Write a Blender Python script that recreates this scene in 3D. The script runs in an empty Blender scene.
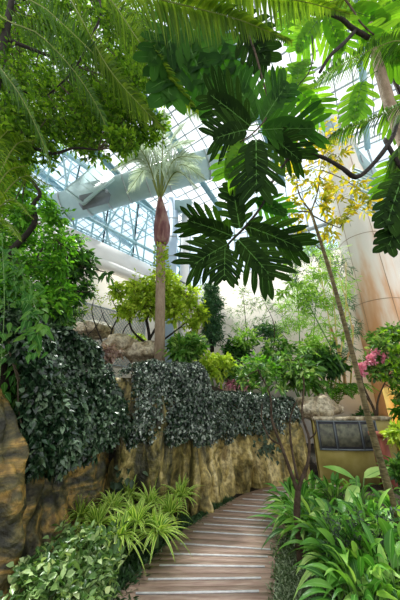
import bpy, math, random
import numpy as np
from mathutils import Vector, noise

rng = np.random.default_rng(11)
random.seed(11)
PI = math.pi
H = 1.6; F = 255.0
PITCH = math.atan(100.0 / F)
CP, SP = math.cos(PITCH), math.sin(PITCH)
V = lambda *a: np.array(a, dtype=float)

def ray(px, py):
    u = (px - 200) / F; v = (300 - py) / F
    return V(u, CP - v * SP, SP + v * CP)
def P(px, py, Y):                      # point seen at a pixel, Y metres into the garden
    r = ray(px, py); t = Y / r[1]
    return V(0, 0, H) + r * t
def G(px, py, z=0.0):                  # point on the level z
    r = ray(px, py); t = (z - H) / r[2]
    return V(0, 0, H) + r * t
def mpp(px, py, Y):
    return Y / ray(px, py)[1] / F

# ------------------------------------------------------------------ mesh building
class MB:
    def __init__(s): s.v = []; s.f3 = []; s.f4 = []; s.uv = []; s.n = 0
    def add(s, v, f3=None, f4=None, uv=None):
        v = np.asarray(v, dtype=float).reshape(-1, 3)
        if f3 is not None and len(f3): s.f3.append(np.asarray(f3, dtype=np.int64).reshape(-1, 3) + s.n)
        if f4 is not None and len(f4): s.f4.append(np.asarray(f4, dtype=np.int64).reshape(-1, 4) + s.n)
        s.v.append(v); s.uv.append(np.zeros((len(v), 2)) if uv is None else np.asarray(uv, dtype=float).reshape(-1, 2))
        s.n += len(v)
        return s
    def build(s, name, mat, parent=None, smooth=False, origin=None):
        v = np.concatenate(s.v) if s.v else np.zeros((0, 3))
        uv = np.concatenate(s.uv) if s.uv else np.zeros((0, 2))
        if origin is not None: v = v - np.asarray(origin)
        f3 = np.concatenate(s.f3) if s.f3 else np.zeros((0, 3), np.int64)
        f4 = np.concatenate(s.f4) if s.f4 else np.zeros((0, 4), np.int64)
        me = bpy.data.meshes.new(name)
        me.vertices.add(len(v)); me.vertices.foreach_set('co', v.astype(np.float32).ravel())
        li = np.concatenate([f3.ravel(), f4.ravel()])
        me.loops.add(len(li)); me.loops.foreach_set('vertex_index', li.astype(np.int32))
        st = np.concatenate([np.arange(len(f3)) * 3, len(f3) * 3 + np.arange(len(f4)) * 4])
        me.polygons.add(len(st)); me.polygons.foreach_set('loop_start', st.astype(np.int32))
        if smooth: me.polygons.foreach_set('use_smooth', np.ones(len(st), dtype=bool))
        ul = me.uv_layers.new(name='UVMap'); ul.data.foreach_set('uv', uv[li].astype(np.float32).ravel())
        me.update(calc_edges=True); me.validate()
        me.materials.append(mat)
        o = bpy.data.objects.new(name, me); bpy.context.scene.collection.objects.link(o)
        if parent is not None: o.parent = parent
        if origin is not None: o.location = origin
        return o

def tag(o, label=None, cat=None, group=None, kind=None):
    if label: o['label'] = label
    if cat: o['category'] = cat
    if group: o['group'] = group
    if kind: o['kind'] = kind
    return o
def thing(name, label, cat, loc=(0, 0, 0), group=None):
    o = bpy.data.objects.new(name, None); bpy.context.scene.collection.objects.link(o)
    o.location = Vector([float(a) for a in loc]); o.empty_display_size = .1
    return tag(o, label, cat, group)
def part(mb, name, mat, root, smooth=False):
    # mesh in world coordinates -> child of the thing's empty
    off = V(*root.location)
    p = root.parent
    while p is not None: off = off + V(*p.location); p = p.parent
    mb.v = [a - off for a in mb.v]
    o = mb.build(name, mat, root, smooth)
    return o

def nrm(a):
    return a / np.maximum(np.linalg.norm(a, axis=-1, keepdims=True), 1e-9)
def rnd(n, k=3): return rng.normal(size=(n, k))

def tube(mb, pts, r, seg=7, cap=True):
    pts = np.asarray(pts, dtype=float); m = len(pts)
    r = np.linspace(r[0], r[1], m) if isinstance(r, tuple) else (np.full(m, r) if np.isscalar(r) else np.asarray(r))
    tan = nrm(np.gradient(pts, axis=0))
    a = V(0, 0, 1) if abs(tan[0][2]) < .9 else V(1, 0, 0)
    x = nrm(np.cross(tan[0], a)); vs = []; uv = []
    for i in range(m):
        x = nrm(x - tan[i] * np.dot(x, tan[i])); y = np.cross(tan[i], x)
        for k in range(seg):
            an = 2 * PI * k / seg
            vs.append(pts[i] + r[i] * (math.cos(an) * x + math.sin(an) * y)); uv.append((k / seg, i / m))
    q = []
    for i in range(m - 1):
        for k in range(seg):
            k2 = (k + 1) % seg
            q.append((i * seg + k, i * seg + k2, (i + 1) * seg + k2, (i + 1) * seg + k))
    f3 = []
    if cap:
        vs.append(pts[0]); vs.append(pts[-1]); uv += [(0, 0), (0, 1)]
        a0, a1 = len(vs) - 2, len(vs) - 1
        for k in range(seg):
            k2 = (k + 1) % seg
            f3.append((a0, k2, k)); f3.append((a1, (m - 1) * seg + k, (m - 1) * seg + k2))
    mb.add(vs, f3, q, uv)

def smooth_line(pts, n=24):
    pts = np.asarray(pts, dtype=float)
    if len(pts) < 3:
        t = np.linspace(0, 1, n)[:, None]; return pts[0] * (1 - t) + pts[-1] * t
    p = np.vstack([2 * pts[0] - pts[1], pts, 2 * pts[-1] - pts[-2]])
    out = []; k = len(pts) - 1
    for i in range(n):
        s = i / (n - 1) * k; j = min(int(s), k - 1); t = s - j
        a, b, c, d = p[j], p[j + 1], p[j + 2], p[j + 3]
        out.append(.5 * ((2 * b) + (-a + c) * t + (2 * a - 5 * b + 4 * c - d) * t * t + (-a + 3 * b - 3 * c + d) * t ** 3))
    return np.array(out)

def prisms(mb, A, B, r0, r1):
    A = np.asarray(A); B = np.asarray(B); n = len(A)
    d = nrm(B - A); x = nrm(np.cross(d, nrm(rnd(n)))); y = np.cross(d, x)
    vs = []
    for Q, r in ((A, r0), (B, r1)):
        for k in range(3):
            an = 2 * PI * k / 3
            vs.append(Q + (x * math.cos(an) + y * math.sin(an)) * r)
    vs = np.stack(vs, 1).reshape(-1, 3)
    base = (np.arange(n) * 6)[:, None]
    q = np.concatenate([base + np.array([[k, (k + 1) % 3, 3 + (k + 1) % 3, 3 + k]]) for k in range(3)])
    mb.add(vs, None, q)

PROF = {
    'oval': lambda t: np.sin(PI * t ** .8) ** .8,
    'heart': lambda t: np.where(t < .02, .3, np.clip(1.12 * (1 - t) ** .75 * (t * 6 + .45).clip(0, 1), 0, 1.1)),
    'strap': lambda t: np.clip(t * 5 + .35, 0, 1) * (1 - t ** 3) ** .8,
    'blade': lambda t: (np.clip(t * 4 + .3, 0, 1)) * (1 - t) ** .6,
    'lance': lambda t: np.sin(PI * np.clip(t, 0, 1) ** .7),
    'lobe': lambda t: np.clip(.85 + .3 * t, 0, 1) * (1 - t ** 4) ** .6,
}
def leaves(mb, Pn, D, N, L, W, droop=.15, prof='oval', rows=4, fold=.25):
    """n folded leaf blades; D length axis, N face normal, droop pulls the tip down."""
    Pn = np.atleast_2d(Pn); n = len(Pn)
    D = nrm(np.broadcast_to(np.asarray(D, float), (n, 3))); N = np.broadcast_to(np.asarray(N, float), (n, 3))
    X = nrm(np.cross(D, N)); N = nrm(np.cross(X, D))
    L = np.broadcast_to(L, (n,)).astype(float); W = np.broadcast_to(W, (n,)).astype(float); droop = np.broadcast_to(droop, (n,)).astype(float)
    ts = np.linspace(0, 1, rows); pr = PROF[prof](ts)
    allv = []; uv = []
    for t, w in zip(ts, pr):
        c = Pn + D * (L * t)[:, None] + V(0, 0, -1) * (droop * L * t * t)[:, None]
        w = max(float(w), .02)
        hw = (W * .5 * w)[:, None]
        for sx in (-1, 0, 1):
            allv.append(c + X * hw * sx + N * hw * abs(sx) * fold * 2); uv.append((sx * .5 + .5, t))
    k = rows * 3
    vs = np.stack(allv, 1).reshape(-1, 3)
    uvs = np.tile(np.array(uv), (n, 1))
    q = []
    for i in range(rows - 1):
        for s_ in (0, 1):
            a = i * 3 + s_; q.append((a, a + 1, a + 4, a + 3))
    q = np.array(q)
    qq = (np.arange(n) * k)[:, None, None] + q[None]
    mb.add(vs, None, qq.reshape(-1, 4), uvs)

def sprigs(ML, MT, c, r, n, k, L, W, droop=.2, prof='oval', up=.8, inner=.35, rows=4, tw=.004, sd=None, spread=.8, fold=.25):
    """n twigs leaving the middle of an ellipsoid, k leaves along each."""
    c = np.asarray(c); r = np.asarray(r, float) * np.ones(3)
    d = nrm(rnd(n)); d[:, 2] = d[:, 2] * .9 + .05
    A = c + d * r * .15 + rnd(n) * r * .22
    E = c + d * r * rng.uniform(.55, 1.0, n)[:, None] + rnd(n) * r * .12
    if MT is not None: prisms(MT, A, E, tw, tw * .5)
    t = np.linspace(inner, 1, k)
    PT = A[:, None] + (E - A)[:, None] * t[None, :, None]
    dd = nrm(E - A)
    sd_ = nrm(np.cross(dd, nrm(V(0, 0, 1) + rnd(n) * .5)))
    sg = np.where(np.arange(k) % 2 == 0, 1., -1.)
    D = dd[:, None] * .6 + sd_[:, None] * (sg * spread)[None, :, None] + rng.normal(size=(n, k, 3)) * .35
    D[:, -1] = dd + rng.normal(size=(n, 3)) * .2
    N = V(0, 0, 1) * up + rng.normal(size=(n, k, 3)) * .55
    m = n * k
    leaves(ML, PT.reshape(m, 3), D.reshape(m, 3), N.reshape(m, 3), L * rng.uniform(.65, 1.2, m), W * rng.uniform(.7, 1.2, m), droop * rng.uniform(.3, 1.6, m), prof, rows, fold)

def box(mb, c, s, rz=0.0, ax=None):
    c = np.asarray(c, float); s = np.asarray(s, float) / 2
    if ax is None:
        ax = np.array([[math.cos(rz), math.sin(rz), 0], [-math.sin(rz), math.cos(rz), 0], [0, 0, 1]])
    vs = [c + ax[0] * s[0] * i + ax[1] * s[1] * j + ax[2] * s[2] * k for i in (-1, 1) for j in (-1, 1) for k in (-1, 1)]
    q = [(0, 1, 3, 2), (4, 6, 7, 5), (0, 4, 5, 1), (2, 3, 7, 6), (0, 2, 6, 4), (1, 5, 7, 3)]
    mb.add(vs, None, q, [(0, 0)] * 8)
def bar(mb, a, b, w, h=None, up=(0, 0, 1)):
    a = np.asarray(a, float); b = np.asarray(b, float); h = h or w
    d = b - a; l = np.linalg.norm(d); d = d / max(l, 1e-9)
    x = np.cross(d, np.asarray(up, float))
    if np.linalg.norm(x) < 1e-3: x = np.cross(d, V(1, 0, 0))
    x = nrm(x); z = np.cross(x, d)
    box(mb, (a + b) / 2, (l, w, h), ax=np.array([d, x, z]))

# ------------------------------------------------------------------ materials
def new_mat(name):
    m = bpy.data.materials.new(name); m.use_nodes = True
    nt = m.node_tree; nt.nodes.clear()
    return m, nt, nt.nodes.new, nt.links.new
def ramp(nt, stops):
    r = nt.nodes.new('ShaderNodeValToRGB'); e = r.color_ramp.elements
    while len(e) < len(stops): e.new(.5)
    for i, (p, c) in enumerate(stops): e[i].position = p; e[i].color = (*c, 1)
    return r
def leaf_mat(name, cols, trans=.4, rough=.45, spec=.4, tcol=None, vein=None, edge=None, noise_scale=3.0):
    m, nt, nn, ln = new_mat(name)
    geo = nn('ShaderNodeNewGeometry')
    k = len(cols); rp = ramp(nt, [(i / max(k - 1, 1), c) for i, c in enumerate(cols)])
    tc = nn('ShaderNodeTexCoord'); nz = nn('ShaderNodeTexNoise'); nz.inputs['Scale'].default_value = noise_scale
    ln(tc.outputs['Object'], nz.inputs['Vector'])
    mx = nn('ShaderNodeMath'); mx.operation = 'MULTIPLY_ADD'
    ln(nz.outputs['Fac'], mx.inputs[0]); mx.inputs[1].default_value = .9; mx.inputs[2].default_value = -.45
    ad = nn('ShaderNodeMath'); ad.operation = 'ADD'; ad.use_clamp = True
    ln(geo.outputs['Random Per Island'], ad.inputs[0]); ln(mx.outputs[0], ad.inputs[1])
    ln(ad.outputs[0], rp.inputs[0])
    col = rp.outputs[0]
    if vein or edge:
        sx = nn('ShaderNodeSeparateXYZ'); ln(tc.outputs['UV'], sx.inputs[0])
        dm = nn('ShaderNodeMath'); dm.operation = 'SUBTRACT'; ln(sx.outputs[0], dm.inputs[0]); dm.inputs[1].default_value = .5
        ab = nn('ShaderNodeMath'); ab.operation = 'ABSOLUTE'; ln(dm.outputs[0], ab.inputs[0])
        for spec_, lo in ((vein, True), (edge, False)):
            if not spec_: continue
            wd, c = spec_
            mr = nn('ShaderNodeMapRange'); ln(ab.outputs[0], mr.inputs[0])
            mr.inputs[1].default_value = wd * .6; mr.inputs[2].default_value = wd * 1.2
            mr.inputs[3].default_value = 1 if lo else 0; mr.inputs[4].default_value = 0 if lo else 1
            mc = nn('ShaderNodeMix'); mc.data_type = 'RGBA'
            ln(mr.outputs[0], mc.inputs[0]); ln(col, mc.inputs[6]); mc.inputs[7].default_value = (*c, 1)
            col = mc.outputs[2]
    pb = nn('ShaderNodeBsdfPrincipled'); ln(col, pb.inputs['Base Color'])
    pb.inputs['Roughness'].default_value = rough; pb.inputs['Specular IOR Level'].default_value = spec
    tr = nn('ShaderNodeBsdfTranslucent')
    hs = nn('ShaderNodeMix'); hs.data_type = 'RGBA'; hs.blend_type = 'MULTIPLY'; hs.inputs[0].default_value = 1
    ln(col, hs.inputs[6]); hs.inputs[7].default_value = (*(tcol or (1.35, 1.35, .55)), 1)
    ln(hs.outputs[2], tr.inputs['Color'])
    mix = nn('ShaderNodeMixShader'); mix.inputs[0].default_value = trans
    ln(pb.outputs[0], mix.inputs[1]); ln(tr.outputs[0], mix.inputs[2])
    out = nn('ShaderNodeOutputMaterial'); ln(mix.outputs[0], out.inputs[0])
    return m
def solid(name, cols, scale=4.0, rough=.7, stretch=(1, 1, 1), bump=.3, metal=0., stops=None, detail=6, bscale=None):
    m, nt, nn, ln = new_mat(name)
    tc = nn('ShaderNodeTexCoord'); mp = nn('ShaderNodeMapping'); mp.inputs['Scale'].default_value = stretch
    ln(tc.outputs['Object'], mp.inputs[0])
    nz = nn('ShaderNodeTexNoise'); nz.inputs['Scale'].default_value = scale; nz.inputs['Detail'].default_value = detail
    ln(mp.outputs[0], nz.inputs['Vector'])
    k = len(cols)
    st = stops or [.3 + .4 * i / max(k - 1, 1) for i in range(k)]
    rp = ramp(nt, list(zip(st, cols))); ln(nz.outputs['Fac'], rp.inputs[0])
    pb = nn('ShaderNodeBsdfPrincipled'); ln(rp.outputs[0], pb.inputs['Base Color'])
    pb.inputs['Roughness'].default_value = rough; pb.inputs['Metallic'].default_value = metal; pb.inputs['Specular IOR Level'].default_value = .2
    if bump:
        n2 = nn('ShaderNodeTexNoise'); n2.inputs['Scale'].default_value = bscale or scale * 3; n2.inputs['Detail'].default_value = 8
        ln(mp.outputs[0], n2.inputs['Vector'])
        b = nn('ShaderNodeBump'); b.inputs['Strength'].default_value = bump; b.inputs['Distance'].default_value = .05
        ln(n2.outputs['Fac'], b.inputs['Height']); ln(b.outputs[0], pb.inputs['Normal'])
    out = nn('ShaderNodeOutputMaterial'); ln(pb.outputs[0], out.inputs[0])
    return m

M = {}
M['canopy'] = leaf_mat('canopy_leaf', [(.03, .085, .008), (.065, .16, .012), (.12, .26, .018), (.24, .40, .03)], .5, .6, .2)
M['bright'] = leaf_mat('bright_leaf', [(.03, .12, .012), (.07, .24, .02), (.13, .36, .03), (.22, .48, .05)], .5, .55, .25)
M['dark'] = leaf_mat('dark_leaf', [(.010, .04, .014), (.03, .095, .022), (.06, .17, .035), (.10, .24, .05)], .35, .45, .3)
M['pothos'] = leaf_mat('pothos_leaf', [(.02, .09, .012), (.04, .15, .02), (.12, .26, .04)], .45, .5, .15, vein=(.05, (.16, .32, .10)))
M['ivy'] = leaf_mat('ivy_leaf', [(.004, .016, .006), (.010, .034, .012), (.03, .075, .028), (.16, .24, .14)], .10, .30, .6)
M['ivy_small'] = leaf_mat('ivy_small_leaf', [(.003, .012, .005), (.010, .03, .012), (.04, .085, .04), (.40, .46, .38)], .08, .28, .7)
M['silver'] = leaf_mat('silver_leaf', [(.14, .22, .18), (.26, .36, .30)], .1, .4, .5)
M['dusky'] = leaf_mat('dusky_leaf', [(.025, .05, .025), (.07, .11, .06)], .1, .5, .3)
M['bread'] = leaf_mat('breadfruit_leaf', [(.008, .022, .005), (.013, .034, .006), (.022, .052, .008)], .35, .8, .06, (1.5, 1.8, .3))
M['bread_half_lit'] = leaf_mat('breadfruit_half_lit', [(.014, .055, .008), (.03, .10, .012), (.05, .15, .018)], .5, .7, .1, (1.4, 1.7, .4))  # this and the sunlit copy: light from above painted into brighter greens
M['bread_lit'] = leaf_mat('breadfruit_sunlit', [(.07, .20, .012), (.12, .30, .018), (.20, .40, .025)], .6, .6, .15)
M['vein'] = solid('leaf_vein', [(.05, .14, .02), (.08, .20, .03)], bump=0)
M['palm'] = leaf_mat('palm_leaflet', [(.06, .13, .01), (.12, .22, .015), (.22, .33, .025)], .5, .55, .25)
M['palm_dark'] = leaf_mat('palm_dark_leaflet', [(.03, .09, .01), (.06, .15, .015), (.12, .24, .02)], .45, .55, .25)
M['rachis'] = solid('frond_rachis', [(.13, .16, .03), (.22, .26, .06)], bump=0, rough=.4)
M['palm_grey'] = leaf_mat('grey_palm_leaflet', [(.30, .38, .28), (.46, .54, .44), (.64, .70, .62)], .35, .4, .4, (1.1, 1.15, .9))
M['yellow'] = leaf_mat('yellow_leaf', [(.20, .27, .02), (.38, .42, .03), (.60, .55, .04), (.72, .55, .04)], .5, .5, .3, (1.1, 1.0, .5))
M['lime'] = leaf_mat('lime_leaf', [(.22, .38, .03), (.42, .58, .05), (.62, .74, .10)], .45, .45, .3, (1.1, 1.1, .5))
M['mid'] = leaf_mat('mid_leaf', [(.03, .10, .015), (.07, .20, .03), (.15, .34, .05), (.36, .52, .16)], .35, .35, .5)
M['bamboo'] = leaf_mat('bamboo_leaf', [(.12, .28, .03), (.24, .46, .07), (.42, .64, .14)], .45, .45, .3)
M['cypress'] = leaf_mat('cypress_leaf', [(.02, .08, .04), (.05, .15, .06), (.10, .22, .09)], .2, .5)
M['pinkleaf'] = leaf_mat('pink_leaf', [(.40, .28, .26), (.62, .48, .42), (.30, .16, .16), (.75, .66, .60)], .3, .5)
M['petal'] = leaf_mat('pink_petal', [(.70, .22, .32), (.85, .40, .50)], .4, .5, .2, (1, .8, .8))
M['spider'] = leaf_mat('spider_leaf', [(.09, .25, .02), (.16, .36, .03), (.26, .46, .05)], .35, .4, .3, edge=(.30, (.66, .78, .22)))
M['pale'] = leaf_mat('pale_leaf', [(.03, .085, .015), (.07, .16, .03), (.20, .32, .10), (.50, .62, .28)], .25, .35, .4)
M['lily'] = leaf_mat('lily_leaf', [(.03, .12, .015), (.08, .26, .03), (.22, .46, .07), (.55, .74, .24)], .35, .38, .35, vein=(.05, (.20, .42, .10)))
M['ground_cover'] = leaf_mat('ground_cover_leaf', [(.04, .08, .02), (.11, .17, .07), (.34, .40, .26)], .15, .4, .4)
M['mondo'] = leaf_mat('mondo_leaf', [(.014, .04, .012), (.03, .08, .025), (.07, .14, .05)], .15, .4, .4)
M['bark'] = solid('dark_bark', [(.012, .010, .008), (.035, .028, .02)], 18, .8, bump=.5)
M['bark_brown'] = solid('brown_bark', [(.035, .022, .014), (.10, .07, .045)], 14, .8, bump=.5)
M['bark_grey'] = solid('grey_bark', [(.06, .045, .02), (.14, .11, .05), (.22, .18, .09)], 12, .8, (1, 1, 4), bump=.5)
M['bark_trunk'] = solid('pale_brown_bark', [(.20, .14, .09), (.34, .26, .18)], 10, .8, (1, 1, .4), bump=.5)
M['twig'] = solid('twig_bark', [(.05, .04, .025), (.11, .09, .05)], 10, .8, bump=0)
M['stem_green'] = solid('green_stem', [(.08, .16, .04), (.16, .28, .08)], 10, .6, bump=0)
M['bamboo_culm'] = solid('bamboo_culm', [(.45, .35, .08), (.60, .48, .16)], 6, .4, (1, 1, .3), bump=0)
M['orange_trunk'] = solid('orange_trunk_bark', [(.38, .20, .08), (.55, .34, .16)], 8, .7, bump=.3)
M['soil'] = solid('garden_soil', [(.012, .010, .006), (.04, .03, .018)], 10, .95, bump=.8)

def rock_mat(name, cols, stops=(.32, .42, .5, .58, .68), sc=(1.6, 1.6, .55)):
    m, nt, nn, ln = new_mat(name)
    tc = nn('ShaderNodeTexCoord')
    mp = nn('ShaderNodeMapping'); mp.inputs['Scale'].default_value = sc; ln(tc.outputs['Object'], mp.inputs[0])
    nz = nn('ShaderNodeTexNoise'); nz.inputs['Scale'].default_value = 1.7; nz.inputs['Detail'].default_value = 9; nz.inputs['Roughness'].default_value = .58
    nz.inputs['Distortion'].default_value = 1.3
    ln(mp.outputs[0], nz.inputs['Vector'])
    rp = ramp(nt, list(zip(stops, cols))); ln(nz.outputs['Fac'], rp.inputs[0])
    # fine mossy dark speckle
    n2 = nn('ShaderNodeTexNoise'); n2.inputs['Scale'].default_value = 14; n2.inputs['Detail'].default_value = 8; ln(tc.outputs['Object'], n2.inputs['Vector'])
    r2 = ramp(nt, [(.40, (.12, .11, .07)), (.56, (1, 1, 1))]); ln(n2.outputs['Fac'], r2.inputs[0])
    mc = nn('ShaderNodeMix'); mc.data_type = 'RGBA'; mc.blend_type = 'MULTIPLY'; mc.inputs[0].default_value = .55
    ln(rp.outputs[0], mc.inputs[6]); ln(r2.outputs[0], mc.inputs[7])
    pb = nn('ShaderNodeBsdfPrincipled'); ln(mc.outputs[2], pb.inputs['Base Color']); pb.inputs['Roughness'].default_value = .55
    b = nn('ShaderNodeBump'); b.inputs['Strength'].default_value = .7; b.inputs['Distance'].default_value = .06
    ln(n2.outputs['Fac'], b.inputs['Height']); ln(b.outputs[0], pb.inputs['Normal'])
    out = nn('ShaderNodeOutputMaterial'); ln(pb.outputs[0], out.inputs[0])
    return m
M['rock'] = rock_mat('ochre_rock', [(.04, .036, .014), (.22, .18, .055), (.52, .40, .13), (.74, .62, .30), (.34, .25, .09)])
M['rock_shaded'] = rock_mat('shaded_olive_rock', [(.012, .012, .005), (.07, .065, .02), (.26, .21, .06), (.52, .42, .16), (.14, .11, .035)])  # olive copy of the ochre rock, its shadow painted in as darker stops
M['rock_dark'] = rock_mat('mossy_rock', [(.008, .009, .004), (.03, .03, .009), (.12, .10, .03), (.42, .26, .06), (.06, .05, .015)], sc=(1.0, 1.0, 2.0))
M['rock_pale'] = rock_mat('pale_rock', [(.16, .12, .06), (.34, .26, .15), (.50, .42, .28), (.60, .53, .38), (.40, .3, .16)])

def wood_mat():
    m, nt, nn, ln = new_mat('deck_wood')
    tc = nn('ShaderNodeTexCoord'); geo = nn('ShaderNodeNewGeometry')
    mp = nn('ShaderNodeMapping'); mp.inputs['Scale'].default_value = (2, 14, 1); ln(tc.outputs['UV'], mp.inputs[0])
    nz = nn('ShaderNodeTexNoise'); nz.inputs['Scale'].default_value = 3; nz.inputs['Detail'].default_value = 8; ln(mp.outputs[0], nz.inputs['Vector'])
    rp = ramp(nt, [(.3, (.30, .19, .145)), (.5, (.42, .29, .23)), (.7, (.54, .41, .33))]); ln(nz.outputs['Fac'], rp.inputs[0])
    r2 = ramp(nt, [(0, (.94, .93, .92)), (1, (1.03, 1.01, 1.0))]); ln(geo.outputs['Random Per Island'], r2.inputs[0])
    mc = nn('ShaderNodeMix'); mc.data_type = 'RGBA'; mc.blend_type = 'MULTIPLY'; mc.inputs[0].default_value = 1
    ln(rp.outputs[0], mc.inputs[6]); ln(r2.outputs[0], mc.inputs[7])
    pb = nn('ShaderNodeBsdfPrincipled'); ln(mc.outputs[2], pb.inputs['Base Color']); pb.inputs['Roughness'].default_value = .5
    b = nn('ShaderNodeBump'); b.inputs['Strength'].default_value = .25; b.inputs['Distance'].default_value = .01
    ln(nz.outputs['Fac'], b.inputs['Height']); ln(b.outputs[0], pb.inputs['Normal'])
    out = nn('ShaderNodeOutputMaterial'); ln(pb.outputs[0], out.inputs[0]); return m
M['wood'] = wood_mat()
M['strip'] = solid('white_strip', [(.62, .62, .62), (.8, .8, .8)], 20, .5, bump=0)
M['cream'] = solid('cream_plaster', [(.72, .66, .56), (.82, .77, .67)], 1.2, .85, bump=.05)
M['ledge'] = solid('pale_plaster', [(.74, .72, .70), (.82, .80, .78)], 1.5, .8, bump=.05)
M['brown'] = solid('brown_trim', [(.30, .20, .12), (.38, .27, .17)], 3, .7, bump=.05)
M['steel'] = solid('teal_steel', [(.25, .42, .46), (.38, .55, .58)], 3, .45, bump=0)
M['steel_grey'] = solid('grey_steel', [(.30, .34, .35), (.42, .46, .47)], 3, .5, bump=0)
M['duct'] = solid('duct_metal', [(.27, .38, .38), (.36, .48, .47)], 1.2, .4, bump=.02)
M['duct_blue'] = solid('blue_duct_metal', [(.32, .42, .52), (.42, .52, .62)], 1.2, .5, bump=.02)
M['dark_metal'] = solid('dark_metal', [(.10, .12, .13), (.16, .18, .19)], 3, .5, bump=0)
M['yellow_plaster'] = solid('yellow_plaster', [(.20, .16, .04), (.34, .28, .08), (.46, .38, .15)], 2.2, .8, bump=.1)
M['orange_lit_plaster'] = solid('orange_lit_plaster', [(.70, .36, .08), (.80, .50, .14)], 1.5, .8, bump=.1)  # yellow wall, orange lamp glow painted into its colour
M['red_plaster'] = solid('red_stone', [(.22, .06, .04), (.32, .10, .07)], 3, .7, bump=.1)
M['plaque'] = solid('plaque_dark', [(.035, .035, .045), (.09, .09, .10)], 8, .35, bump=0)
M['plaque_print'] = solid('plaque_print', [(.05, .05, .045), (.22, .22, .15)], 9, .5, bump=0)

def column_mat():
    m, nt, nn, ln = new_mat('stained_concrete')
    tc = nn('ShaderNodeTexCoord')
    mp = nn('ShaderNodeMapping'); mp.inputs['Scale'].default_value = (1.4, 1.4, .25); ln(tc.outputs['Object'], mp.inputs[0])
    nz = nn('ShaderNodeTexNoise'); nz.inputs['Scale'].default_value = 1.6; nz.inputs['Detail'].default_value = 8; ln(mp.outputs[0], nz.inputs['Vector'])
    sx = nn('ShaderNodeSeparateXYZ'); ln(tc.outputs['Object'], sx.inputs[0])
    mr = nn('ShaderNodeMapRange'); ln(sx.outputs[2], mr.inputs[0])
    mr.inputs[1].default_value = 2.5; mr.inputs[2].default_value = 8.5; mr.inputs[3].default_value = .34; mr.inputs[4].default_value = -.12
    ad = nn('ShaderNodeMath'); ad.operation = 'ADD'; ln(nz.outputs['Fac'], ad.inputs[0]); ln(mr.outputs[0], ad.inputs[1])
    rp = ramp(nt, [(.38, (.72, .67, .58)), (.52, (.70, .60, .48)), (.66, (.62, .38, .22)), (.82, (.55, .29, .13))]); ln(ad.outputs[0], rp.inputs[0])
    pb = nn('ShaderNodeBsdfPrincipled'); ln(rp.outputs[0], pb.inputs['Base Color']); pb.inputs['Roughness'].default_value = .8
    out = nn('ShaderNodeOutputMaterial'); ln(pb.outputs[0], out.inputs[0]); return m
M['column'] = column_mat()
def glass_mat(name, tint, gloss=.12, diff=.0):
    m, nt, nn, ln = new_mat(name)
    tr = nn('ShaderNodeBsdfTransparent'); tr.inputs[0].default_value = (*tint, 1)
    gl = nn('ShaderNodeBsdfGlossy'); gl.inputs['Roughness'].default_value = .05
    mx = nn('ShaderNodeMixShader'); mx.inputs[0].default_value = gloss; ln(tr.outputs[0], mx.inputs[1]); ln(gl.outputs[0], mx.inputs[2])
    out = nn('ShaderNodeOutputMaterial'); ln(mx.outputs[0], out.inputs[0]); return m
M['glass'] = glass_mat('clear_glass', (.93, .97, 1.0), .08)
M['glass_blue'] = glass_mat('blue_glass', (.86, .95, 1.0), .10)

# ------------------------------------------------------------------ setting: ground, terrace, path
mb = MB(); n = 40
gx, gy = np.meshgrid(np.linspace(-9, 13, n), np.linspace(-2, 18, n), indexing='ij')
gz = np.full_like(gx, -.03)
idx = np.arange(n * n).reshape(n, n)
q = np.stack([idx[:-1, :-1], idx[1:, :-1], idx[1:, 1:], idx[:-1, 1:]], -1).reshape(-1, 4)
mb.add(np.stack([gx, gy, gz], -1).reshape(-1, 3), None, q)
tag(mb.build('ground', M['soil']), kind='structure')

# rock line in plan and the height of the masonry behind it
ROCK = np.array([(-1.55, 1.6), (-1.42, 2.4), (-1.50, 2.9), (-1.40, 3.5), (-1.22, 4.1), (-.75, 4.55), (-.25, 4.72), (.02, 4.74),
                 (.22, 5.05), (.55, 5.5), (1.15, 5.85), (1.75, 6.0), (2.35, 6.1)])
def catm(pts, s):
    p = np.vstack([2 * pts[0] - pts[1], pts, 2 * pts[-1] - pts[-2]]); k = len(pts) - 1
    s = min(max(s, 0), k - 1e-6); j = int(s); t = s - j
    a, b, c, d = p[j], p[j + 1], p[j + 2], p[j + 3]
    return .5 * ((2 * b) + (-a + c) * t + (2 * a - 5 * b + 4 * c - d) * t * t + (-a + 3 * b - 3 * c + d) * t ** 3)
def rock_pt(s):
    a = catm(ROCK, s); b = catm(ROCK, s + .02) if s < len(ROCK) - 1.03 else a + (a - catm(ROCK, s - .02))
    t = nrm(b - a); return a, V(t[1], -t[0])       # outward (towards the path)

def terrace_z(x, y):
    z = 1.95 if x < .2 else max(1.95 - (x - .2) * .42, 1.45)
    return z + .05 * max(y - 7, 0)
mb = MB(); vs = []; ns = 60; nd = 22
for i in range(ns):
    s = i / (ns - 1) * 12
    a, o = rock_pt(s)
    back = nrm(V(-.35 + .55 * (s / 12), 1.0)) if s > 4 else nrm(V(-1, .45))
    for j in range(nd):
        d = .45 + 9.0 * (j / (nd - 1)) ** 1.4
        q2 = a + back * d
        z = terrace_z(q2[0], q2[1]) + .07 * noise.noise(Vector((q2[0] * 1.5, q2[1] * 1.5, 0)))
        vs.append((q2[0], q2[1], z - (.25 if j == 0 else 0)))
idx = np.arange(ns * nd).reshape(ns, nd)
q = np.stack([idx[:-1, :-1], idx[1:, :-1], idx[1:, 1:], idx[:-1, 1:]], -1).reshape(-1, 4)
mb.add(vs, None, q); tag(mb.build('ground_terrace', M['soil'], smooth=True), kind='structure')

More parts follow.
